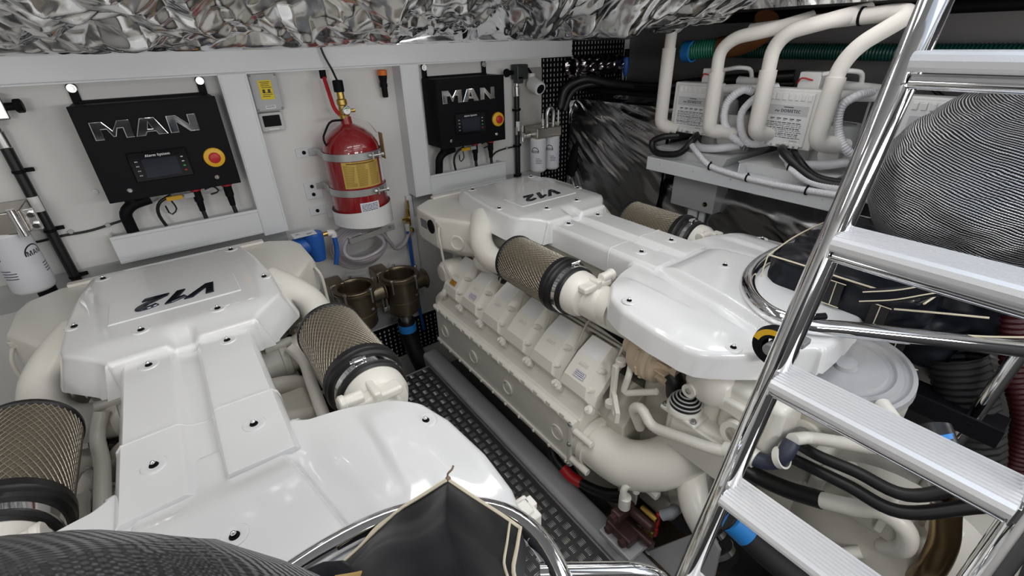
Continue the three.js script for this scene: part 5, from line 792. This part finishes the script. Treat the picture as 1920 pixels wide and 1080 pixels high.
{ // right engine
  const t = thing('heat_blanket', 'black stitched heat blanket behind the ladder on the right engine', 'heat blanket', [2.05, 1.2, 2.5], 'black heat blankets');
  const o = [2.05, 1.2, 2.5], L = a => a.map(p => [p[0] - o[0], p[1] - o[1], p[2] - o[2]]);
  mesh('upper_jacket', lumpy(-0.31, 0.45, -0.005, 0.145, -0.24, 0.26, 40, 9, 0.020, 8), leather, t);
  mesh('lower_jacket', lumpy(-0.20, 0.55, -0.16, 0.03, -0.05, 0.36, 36, 6, 0.022, 8), leather, t);
  mesh('side_jacket', lumpy(-0.05, 0.75, -0.08, 0.16, 0.05, 0.50, 36, 5, 0.026, 8), leather, t);
  const st = (pts, r = 0.0032) => mesh('stitched_seam', curve(L(pts), r, 6), M.stitchLine, t);
  st([[1.745, 1.335, 2.27], [1.95, 1.352, 2.262], [2.2, 1.35, 2.26], [2.46, 1.345, 2.27]]); st([[1.745, 1.335, 2.27], [1.742, 1.338, 2.40], [1.735, 1.34, 2.55], [1.745, 1.338, 2.73]]); st([[1.74, 1.20, 2.275], [1.732, 1.20, 2.42], [1.73, 1.20, 2.60], [1.745, 1.21, 2.74]]); st([[1.745, 1.338, 2.755], [1.9, 1.34, 2.765], [2.1, 1.335, 2.765], [2.4, 1.33, 2.76]]); st([[1.745, 1.335, 2.268], [1.738, 1.26, 2.266], [1.745, 1.20, 2.27]], 0.0026); st([[1.84, 1.05, 2.50], [1.84, 1.045, 2.65], [1.86, 1.05, 2.80]]); st([[1.84, 1.22, 2.62], [1.84, 1.05, 2.64]], 0.002);
  const flap = mesh('rolled_flap', loft([[1.655, 1.335, 2.62], [1.66, 1.375, 2.70], [1.67, 1.43, 2.78], [1.685, 1.46, 2.84]].map(([x, y, z]) => Array.from({ length: 12 }, (_, k) => { const a = k / 12 * Math.PI * 2; return [x + Math.cos(a) * 0.012 - o[0], y + Math.sin(a) * 0.030 - o[1], z - o[2]]; }))), leather, t);
  for (const dy of [-0.012, 0.022]) mesh('flap_stitch', curve(L([[1.642, 1.335 + dy, 2.62], [1.648, 1.375 + dy, 2.70], [1.657, 1.43 + dy, 2.78], [1.672, 1.46 + dy, 2.84]]), 0.0022, 6), M.stitchLine, flap);
  st([[1.70, 1.31, 2.70], [1.71, 1.34, 2.80], [1.74, 1.36, 2.90]]); st([[1.74, 1.25, 2.78], [1.78, 1.28, 2.90], [1.85, 1.30, 3.0]]);
  for (const [x, y, z] of [[1.728, 1.28, 2.52], [1.728, 1.25, 2.66], [1.835, 1.13, 2.72]]) { const s = mesh('strap', box(0.006, 0.09, 0.05, x - o[0], y - o[1], z - o[2], 0.002), M.blackSoft, t); mesh('buckle_stitch', [box(0.003, 0.085, 0.003, x - 0.004 - o[0], y - o[1], z - o[2], 0.001), box(0.003, 0.003, 0.06, x - 0.004 - o[0], y - 0.045 - o[1], z - o[2], 0.001), box(0.003, 0.003, 0.06, x - 0.004 - o[0], y + 0.045 - o[1], z - o[2], 0.001)], M.stitchLine, s); }
}
{ // left engine
  const t = thing('heat_blanket', 'black stitched heat blanket in the foreground on the left engine', 'heat blanket', [0.16, 1.2, 2.6], 'black heat blankets');
  const o = [0.16, 1.2, 2.6], L = a => a.map(p => [p[0] - o[0], p[1] - o[1], p[2] - o[2]]);
  // panel drawn tight over ribs, rising towards the viewer
  const A = [0.030, 1.285, 2.425], B = [0.250, 1.325, 2.415], Cc = [0.312, 1.300, 2.570], Dd = [0.222, 1.40, 2.672], D2 = [0.16, 1.50, 2.80], A2 = [0.022, 1.34, 2.49], A3 = [0.0, 1.48, 2.72];
  const pl = (pts, t) => { const n = pts.length - 1, k = Math.min(n - 1, Math.floor(t * n)), f = t * n - k; return [0, 1, 2].map(a => lerp(pts[k][a], pts[k + 1][a], f)); };
  const surf = (u, v) => { const a = pl([A, [0.14, 1.315, 2.413], B, Cc], u), lft = pl([A, A2, A3], v), rgt = pl([Cc, Dd, D2], v), b = pl([A3, [0.05, 1.52, 2.76], [0.11, 1.53, 2.79], D2], u);
    const p = [0, 1, 2].map(k => lerp(a[k], b[k], v) + lerp(lft[k] - lerp(A[k], A3[k], v), rgt[k] - lerp(Cc[k], D2[k], v), u)); const e = Math.sin(u * Math.PI) * smooth(0, 0.25, v);
    p[1] += 0.028 * Math.sin(u * Math.PI) * Math.sin(Math.min(1, v * 1.4) * Math.PI * 0.5) + e * 0.016 * Math.sin(u * 10.5 - v * 1.5 + 0.4) + 0.004 * n3(u * 6, v * 6, 2); return p; };
  const top = grid(60, 60, (u, v) => surf(u, v).map((a, k) => a - o[k]));
  const side = grid(40, 6, (u, v) => { const p = surf(1, u); return [p[0] + 0.012 * v - o[0], p[1] - 0.07 * v - o[1], p[2] + 0.004 * v - o[2]]; });
  const frontW = grid(40, 6, (u, v) => { const p = surf(u, 0); return [p[0] - o[0], p[1] - 0.07 * v - o[1], p[2] - 0.003 * v - o[2]]; });
  mesh('jacket', [top, side, frontW], leather, t);
  const line = (f, r) => curve(Array.from({ length: 16 }, (_, i) => f(i / 15)).map(p => [p[0] - o[0], p[1] - o[1], p[2] - o[2]]), r, 6);
  for (const [dv, r] of [[0.0, 0.0035], [0.022, 0.0024]]) { mesh('stitched_seam', line(q => { const p = surf(q * 0.66, dv); p[1] += 0.003; return p; }, r), M.stitchLine, t); mesh('stitched_seam', line(q => { const p = surf(0.67 + q * 0.33, dv); p[1] += 0.002; return p; }, r * 0.8), M.stitchLine, t); mesh('stitched_seam', line(q => { const p = surf(1 - dv * 2, q * 0.9); p[1] += 0.002; return p; }, r), M.stitchLine, t); }
  mesh('tie_knot', [curve(L([B, [0.253, 1.335, 2.41], [0.262, 1.343, 2.412], [0.268, 1.346, 2.408]]), 0.0022, 6), new THREE.SphereGeometry(0.006, 8, 6).translate(B[0] - o[0], B[1] + 0.002 - o[1], B[2] - o[2])], S(lin(0.25, 0.18, 0.13), 0.7), t);
  mesh('cream_flap', grid(20, 3, (u, v) => { const p = surf(0.02 + u * 0.42, 0); return [p[0] - 0.004 * v - o[0], p[1] - 0.012 - 0.006 * v - o[1], p[2] - 0.022 * v * Math.sin(u * Math.PI) - o[2]]; }), M.stitchLine, t);
}
solo('rope_tie', curve([[0.008, 1.37, 2.505], [0.03, 1.375, 2.52], [0.055, 1.385, 2.54], [0.07, 1.385, 2.56]], 0.007, 10), M.rope, 'short tan rope end at the foreground heat blanket', 'rope');
solo('black_strap', [curve([[-0.12, 1.34, 2.46], [-0.04, 1.33, 2.455], [0.01, 1.32, 2.46], [0.028, 1.32, 2.50]], 0.022, 12)], leather, 'black padded strap beside the foreground heat blanket', 'strap');
// ---------------------------------------------------------------- lagged exhausts
const weave = dataTex(512, (x, y) => { const w1 = 0.012 * tile(0.9, 3)(x, y), w2 = 0.014 * tile(2.1, 7)(x, y); x += w2; y += w1; const a = Math.sin((x * 18 + y * 32) * Math.PI * 2), b = Math.sin((x * 60 - y * 20) * Math.PI * 2); const k = 0.5 + 0.5 * Math.tanh(3 * (a * 0.75 + 0.25 * b)); const v = 16 + 190 * k; return [v, v, v + 3]; }, true, 4, 4);
const weaveB = dataTex(512, (x, y) => { const w1 = 0.012 * tile(0.9, 3)(x, y), w2 = 0.014 * tile(2.1, 7)(x, y); x += w2; y += w1; const a = Math.sin((x * 18 + y * 32) * Math.PI * 2), b = Math.sin((x * 60 - y * 20) * Math.PI * 2); const v = 128 + 90 * (a * 0.75 + 0.25 * b); return [v, v, v]; }, false, 4, 4);
{
  const t = thing('lagged_exhaust', 'bulging exhaust lagged in shiny grey woven cloth behind the ladder', 'exhaust', [2.13, 1.27, 2.725]);
  const g = new THREE.SphereGeometry(1, 80, 50), p = g.attributes.position;
  for (let i = 0; i < p.count; i++) { let x = p.getX(i), y = p.getY(i), z = p.getZ(i); const d = 1 + 0.06 * n3(x * 2, y * 2, z * 2) + 0.035 * n3(x * 4, y * 4, z * 4); p.setXYZ(i, x * 0.31 * d, y * 0.31 * d + 0.36, z * 0.31 * d); }
  g.computeVertexNormals(); mesh('lagging', g, S(0xffffff, 0.3, 0.75, { map: weave, bumpMap: weaveB, bumpScale: 0.003 }), t);
  mesh('outlet', curve([[0.1, 0.36, 0.05], [0.5, 0.40, 0.1], [1.1, 0.40, 0.15]], 0.26, 32), S(0xffffff, 0.3, 0.75, { map: weave, bumpMap: weaveB, bumpScale: 0.003 }), t);
  mesh('collar', [lathe([[0.2, 0], [0.26, 0.0], [0.27, 0.02], [0.25, 0.05], [0.2, 0.06]], 40, 'y').translate(0.06, 0.06, 0.02)], leather, t);
  const u = thing('lagged_exhaust', 'dark lagged exhaust dome at the bottom left corner', 'exhaust', [-0.29, 1.468, 2.88]);
  const g2 = new THREE.SphereGeometry(1, 80, 50), q = g2.attributes.position;
  for (let i = 0; i < q.count; i++) { let x = q.getX(i), y = q.getY(i), z = q.getZ(i); const d = 1 + 0.015 * n3(x * 2 + 4, y * 2, z * 2) + 0.008 * n3(x * 6, y * 6, z * 6) + 0.004 * rid2(x * 9, y * 5, z * 9); q.setXYZ(i, x * 0.35 * d, y * (y < 0 ? 0.17 : 0.35) * d + 0.11, z * 0.35 * d); }
  g2.computeVertexNormals(); mesh('lagging', g2, S(lin(0.05, 0.05, 0.055), 0.3, 0.55, { bumpMap: weaveB, bumpScale: 0.002 }), u);
}
// ---------------------------------------------------------------- gear behind the ladder
{
  const t = thing('gearbox', 'grey-white gearbox casing seen between the lower ladder treads', 'gearbox', [1.62, 0.0, 2.95]);
  mesh('casing', [lathe([[0, 0], [0.30, 0], [0.33, 0.04], [0.30, 0.10], [0.22, 0.18], [0.10, 0.21], [0, 0.21]], 40, 'x').rotateY(Math.PI).translate(0.05, 0.46, 0.0), box(0.5, 0.5, 0.6, 0.25, 0.35, 0, 0.06), box(0.10, 0.10, 0.16, -0.12, 0.72, -0.04, 0.012), box(0.4, 0.3, 0.5, 0.2, 0.15, 0, 0.05)], M.creamDull, t);
  for (let k = 0; k < 12; k++) { const a = k / 12 * Math.PI * 2, b = mesh('bolt', bolt(0.012, 0.014).rotateZ(Math.PI / 2), M.zinc, t); b.position.set(-0.0, 0.46 + Math.sin(a) * 0.305, Math.cos(a) * 0.305); }
  for (let k = 0; k < 10; k++) { const a = k / 10 * Math.PI * 2 + 0.2, b = mesh('casting_rib', box(0.05, 0.16, 0.016, 0, 0, 0, 0.006), M.creamDull, t); b.position.set(-0.055, 0.46 + Math.cos(a) * 0.225, Math.sin(a) * 0.225); b.rotation.x = a; }
  mesh('oil_filler', [rod(0.04, 0.05, -0.10, 0.78, 0.10, 'y', 20), rod(0.03, 0.09, -0.02, 0.70, -0.16, 'y', 18)], M.cream, t);
  mesh('badge', box(0.006, 0.05, 0.035, -0.152, 0.52, 0.05, 0.012), M.cream, t); for (const z of [-0.02, 0.04]) mesh('terminal_block', box(0.06, 0.05, 0.02, -0.17, 0.74, z, 0.004), M.cream, t);
  mesh('foot', box2(-0.05, 0.45, -0.42, 0.02, -0.2, 0.2, 0.02), M.grey, t);
}
{ const t = thing('round_housing', 'cream round housing with a ribbed rim behind the upper treads', 'housing', [1.62, 0.80, 2.64]);
  mesh('dome', [lathe([[0, 0.02], [0.10, 0.02], [0.17, 0.0], [0.185, -0.03], [0.185, -0.10], [0, -0.10]], 44, 'y').rotateZ(0.25).translate(-0.02, 0.28, 0.02)], M.creamDull, t); mesh('rim', lathe([[0.0, 0.045], [0.03, 0.045], [0.035, 0.03], [0.11, 0.034], [0.115, 0.026], [0.13, 0.026], [0.135, 0.034], [0.15, 0.034], [0.155, 0.022], [0.17, 0.022], [0.175, 0.030], [0.187, 0.028], [0.19, 0.0], [0.18, -0.01]], 44, 'y').rotateZ(0.25).translate(-0.02, 0.285, 0.02), M.greyLight, t);
  mesh('body', lumpy(-0.18, 0.16, -0.10, 0.20, -0.16, 0.10, 16, 4, 0.01, 6), M.cream, t); mesh('ring', lathe([[0.03, 0], [0.05, 0], [0.05, 0.02], [0.03, 0.02]], 24, 'x').rotateY(Math.PI).translate(-0.17, 0.10, 0.02), M.cream, t); mesh('post', box2(-0.08, 0.08, -0.42, -0.05, -0.1, 0.05, 0.02), M.creamDull, t); }
solo('bent_pipe', [pipe([[1.31, 0.96, 2.665], [1.40, 0.925, 2.68], [1.40, 1.024, 2.855], [1.43, 1.10, 2.865], [1.50, 1.10, 2.80]], 0.02, 0.03, 16)], M.cream, 'cream bent pipe below the third tread', 'pipe');
{ const t = thing('elbow_hose', 'dark blue elbow hose with flaking white paint and clamps below the third tread', 'hose', [1.25, 0.86, 2.58]); mesh('hose', curve([[-0.01, 0.0, 0.0], [0.0, 0.0, 0.03], [0.01, 0.015, 0.065], [0.02, 0.07, 0.09], [0.05, 0.10, 0.088]], 0.025, 16), P(lin(0.03, 0.035, 0.06), 0.5), t); mesh('clamp', lathe([[0.028, 0], [0.034, 0], [0.034, 0.02], [0.028, 0.02]], 20, 'y').rotateX(0.9).translate(0.015, 0.045, 0.078), M.cream, t); mesh('clamp', lathe([[0.025, 0], [0.032, 0], [0.032, 0.02], [0.025, 0.02]], 20, 'z').translate(-0.003, 0.0, 0.005), M.cream, t); }
solo('black_hose', curve([[1.42, 0.86, 2.64], [1.37, 0.905, 2.73], [1.36, 0.935, 2.83], [1.36, 0.955, 2.95], [1.42, 1.08, 3.06]], 0.018, 14), M.rubber, 'thick black hose running aft behind the lower treads, upper one', 'hose');
solo('black_hose', curve([[1.40, 0.80, 2.62], [1.365, 0.85, 2.72], [1.35, 0.88, 2.83], [1.35, 0.895, 2.95], [1.41, 1.01, 3.08]], 0.019, 14), M.rubber, 'thick black hose running aft behind the lower treads, lower one', 'hose');
{ const t = thing('coolant_hose', 'black hose ending in cream pipe bend behind the fourth tread', 'hose', [1.36, 0.62, 2.52]); mesh('stub', curve([[-0.02, 0.06, -0.05], [0.02, 0.03, 0.0]], 0.026, 14), M.cream, t); mesh('hose', curve([[0.01, 0.04, -0.01], [0.04, 0.02, 0.06], [0.04, 0.05, 0.16], [0.04, 0.10, 0.26]], 0.03, 16), M.rubber, t); mesh('pipe_bend', curve([[0.04, 0.10, 0.26], [0.04, 0.15, 0.34], [0.04, 0.20, 0.40], [0.05, 0.18, 0.46], [0.08, 0.08, 0.48], [0.12, 0.0, 0.44]], 0.027, 16), M.cream, t); }
solo('cream_pipe', curve([[1.40, 0.56, 2.48], [1.40, 0.54, 2.60], [1.40, 0.49, 2.72], [1.40, 0.50, 2.84], [1.46, 0.56, 2.92]], 0.02, 14), M.cream, 'cream pipe sagging behind the fourth tread', 'pipe');
solo('cream_pipe', curve([[1.55, 0.60, 2.72], [1.50, 0.74, 2.74], [1.50, 0.80, 2.80], [1.52, 0.78, 2.90], [1.58, 0.66, 2.94]], 0.024, 14), M.cream, 'cream pipe arching over the gearbox', 'pipe');
{ const t = thing('bronze_elbow', 'bronze pipe elbow with a clamped black hose beside the gearbox', 'pipe elbow', [1.46, 0.60, 3.06]); mesh('elbow', curve([[0.01, 0.37, -0.05], [-0.005, 0.30, -0.03], [-0.01, 0.20, 0.0], [-0.01, 0.08, 0.01], [0.04, -0.04, 0.0], [0.14, -0.12, -0.04]], 0.035, 22), M.bronzeWarm, t); mesh('hose', curve([[0.08, 0.48, -0.14], [0.03, 0.44, -0.09], [0.005, 0.36, -0.05]], 0.04, 20), M.rubber, t); for (const p of [[0.0, 0.33, -0.038], [0.005, 0.365, -0.048]]) mesh('clamp', lathe([[0.038, 0], [0.044, 0.001], [0.044, 0.018], [0.038, 0.019]], 24, 'y').rotateX(-0.3).translate(...p), M.steel, t); mesh('blue_tape', lathe([[0.040, 0], [0.0425, 0.001], [0.0425, 0.03], [0.040, 0.031]], 24, 'y').rotateX(-0.8).rotateZ(-0.5).translate(0.045, 0.45, -0.105), M.blueTape, t); }
solo('red_hose', corrugated([[2.02, 1.28, 2.93], [2.0, 1.10, 3.0], [2.0, 0.95, 3.08], [2.02, 0.6, 3.15]], 0.034, 0.07, 0.018), P(lin(0.045, 0.003, 0.006), 0.5), 'dark red ribbed hose at the right edge behind the guard rail', 'hose');
solo('ribbed_duct', corrugated([[1.93, 1.12, 2.86], [1.92, 0.98, 2.94], [1.92, 0.80, 3.02], [1.95, 0.5, 3.06]], 0.080, 0.04, 0.022), M.blackSoft, 'black ribbed duct below the guard rail at the right', 'duct');
solo('slotted_tray', [box2(1.72, 1.90, 0.985, 0.995, 2.72, 3.05, 0.002), box2(1.712, 1.722, 0.985, 1.05, 2.72, 3.05, 0.002), ...Array.from({ length: 5 }, (_, k) => box(0.003, 0.006, 0.02, 1.711, 1.03, 2.76 + k * 0.055, 0.001))], M.black, 'black slotted cable tray behind the second tread', 'cable tray');
{ const t = thing('sensor_ring', 'black round cable ring with a yellow mark hanging at the guard rail', 'cable ring', [1.292, 1.262, 2.545]); mesh('ring', lathe([[0.03, -0.02], [0.06, -0.02], [0.065, 0], [0.06, 0.02], [0.03, 0.02]], 32, 'x'), M.black, t); mesh('mark', grid(16, 1, (u, v) => { const a = lerp(1.5, 3.0, u) ; return [-0.0215, Math.sin(a) * 0 + Math.cos(a - 1.6) * lerp(0.042, 0.060, v), Math.sin(a - 1.6) * -lerp(0.042, 0.060, v)]; }), M.yellow, t); mesh('core', [rod(0.02, 0.08, 0, 0, 0, 'x', 16), box(0.05, 0.02, 0.06, 0.03, 0.03, 0.04, 0.005)], M.grey, t); mesh('hanger', curve([[0, 0.05, 0], [0.05, 0.09, 0.03], [0.10, 0.10, 0.07]], 0.01, 8), M.black, t); }
// ---------------------------------------------------------------- low gear beside the walkway
{
  const t = thing('drain_manifold', 'brown valve manifold with red levers below the right engine elbow', 'valve manifold', [1.13, 0.03, 2.24]);
  const br = P(lin(0.075, 0.035, 0.035), 0.4, 0.3);
  mesh('upper_body', [box(0.11, 0.05, 0.05, 0.0, 0.235, -0.03, 0.01), rod(0.022, 0.15, 0.03, 0.235, 0.03, 'z', 14)], br, t); mesh('lower_body', [box(0.10, 0.05, 0.14, 0.0, 0.13, -0.01, 0.012), rod(0.02, 0.14, 0.03, 0.14, 0.05, 'z', 14)], br, t);
  for (const [x, y, z] of [[-0.06, 0.235, -0.03], [-0.055, 0.13, -0.05], [-0.055, 0.13, 0.03]]) mesh('plug', rod(0.02, 0.03, x, y, z, 'x', 6), br, t);
  for (const a of [[0.014, 0.08, 0.06, 0.26, 0.06], [0.012, 0.10, 0.06, 0.17, 0.05], [0.012, 0.05, 0.08, 0.10, 0.06]]) mesh('brass_union', rod(...a, 'z', 10), M.brass, t);
  for (const [h, y] of [[0.085, 0.235], [0.05, 0.15]]) mesh('red_lever', box(0.02, h, 0.018, 0.085, y, 0.09, 0.006), M.redPlastic, t).userData.label = 'red lever';
  mesh('yoke', [pipe([[-0.02, 0.32, -0.02], [-0.02, 0.40, -0.03], [0.04, 0.43, 0.0], [0.08, 0.40, 0.04]], 0.015, 0.03, 12), rod(0.026, 0.07, -0.01, 0.31, -0.02, 'y', 16), rod(0.016, 0.08, 0.03, 0.40, 0.0, 'y', 12), rod(0.02, 0.05, 0.08, 0.37, 0.05, 'z', 6)], M.cream, t);
  mesh('bracket', [box(0.012, 0.18, 0.10, 0.06, 0.33, -0.06, 0.003), box(0.15, 0.03, 0.18, 0.0, 0.085, 0.0, 0.006), rod(0.02, 0.09, 0, 0.045, 0, 'y', 12)], M.greyLight, t); mesh('grey_hose', curve([[0.09, 0.27, 0.10], [0.12, 0.30, 0.13], [0.15, 0.28, 0.12]], 0.024, 12), P(lin(0.35, 0.38, 0.42), 0.4), t);
  const p = thing('bed_plate', 'brown steel plate with round nuts beside the walkway end', 'plate', [1.28, 0.0, 2.30]); mesh('plate', box(0.22, 0.02, 0.50, 0.02, 0.02, 0.02, 0.003), S(lin(0.06, 0.045, 0.03), 0.4, 0.5), p); for (const [x, z] of [[-0.03, -0.08], [-0.06, 0.02], [0.02, 0.08], [0.02, 0.18]]) mesh('nut', [lathe([[0.008, 0.012], [0.02, 0.012], [0.026, 0]], 20, 'y').translate(x, 0.03, z), rod(0.009, 0.02, x, 0.04, z, 'y', 10)], M.zinc, p); mesh('support', box(0.18, 0.43, 0.4, 0.02, -0.205, 0.02, 0.005), M.grey, p);
}
{ const t = thing('battery_cable', 'black cable with a red boot under the right engine manifold', 'cable', [1.15, 0.03, 1.85]); mesh('cable', [curve([[0.10, 0.22, -0.25], [0.0, 0.13, -0.12], [0.0, 0.10, -0.04], [0.03, 0.07, 0.05], [0.08, 0.10, 0.20], [0.16, 0.16, 0.30]], 0.024, 12), curve([[0.08, 0.03, -0.1], [0.05, 0.04, 0.05], [0.10, 0.07, 0.22], [0.18, 0.1, 0.3]], 0.022, 12)], M.rubber, t); mesh('red_boot', curve([[0.0, 0.105, -0.05], [0.01, 0.08, 0.0], [0.035, 0.065, 0.055]], 0.028, 14), M.redPlastic, t).userData.label = 'red rubber boot'; }
solo('grey_gusset', prismX([[2.30, 0.0], [2.62, 0.0], [2.60, 0.40], [2.54, 0.46]], 1.20, 1.215, 0.002), M.greyLight, 'grey triangular gusset plate beside the ladder foot', 'gusset');
{ const t = thing('wrapped_hose', 'black fabric hose with a blue sleeve below the lowest visible tread', 'hose', [1.15, 0.62, 2.68]); mesh('hose', curve([[-0.02, 0.05, -0.06], [0.0, 0.02, 0.0], [0.02, -0.02, 0.08], [0.05, -0.06, 0.2], [0.1, -0.2, 0.3]], 0.04, 16), M.blackSoft, t); mesh('blue_sleeve', curve([[-0.02, 0.06, -0.05], [0.0, 0.025, 0.0]], 0.043, 18), M.blueTape, t).userData.label = 'blue sleeve'; }
{ const t = thing('sensor_block', 'cream connector block poking out from under the left rear cover', 'connector', [0.41, 1.05, 2.48]); mesh('bracket', [box(0.012, 0.02, 0.14, 0.0, 0.02, 0.03, 0.004), cyl(0.022, 0.022, 0.016, 0.0, 0.02, 0.10, 'y', 16)], M.cream, t); mesh('connector', [box(0.06, 0.05, 0.07, 0.005, 0.045, -0.04, 0.006), box(0.03, 0.06, 0.04, 0.01, 0.05, -0.04, 0.006), box(0.07, 0.02, 0.03, 0.01, 0.06, -0.05, 0.004)], M.cream, t); mesh('arm', box(0.10, 0.02, 0.03, -0.05, 0.02, -0.03, 0.004), M.cream, t); }
renderer.render(scene, camera);
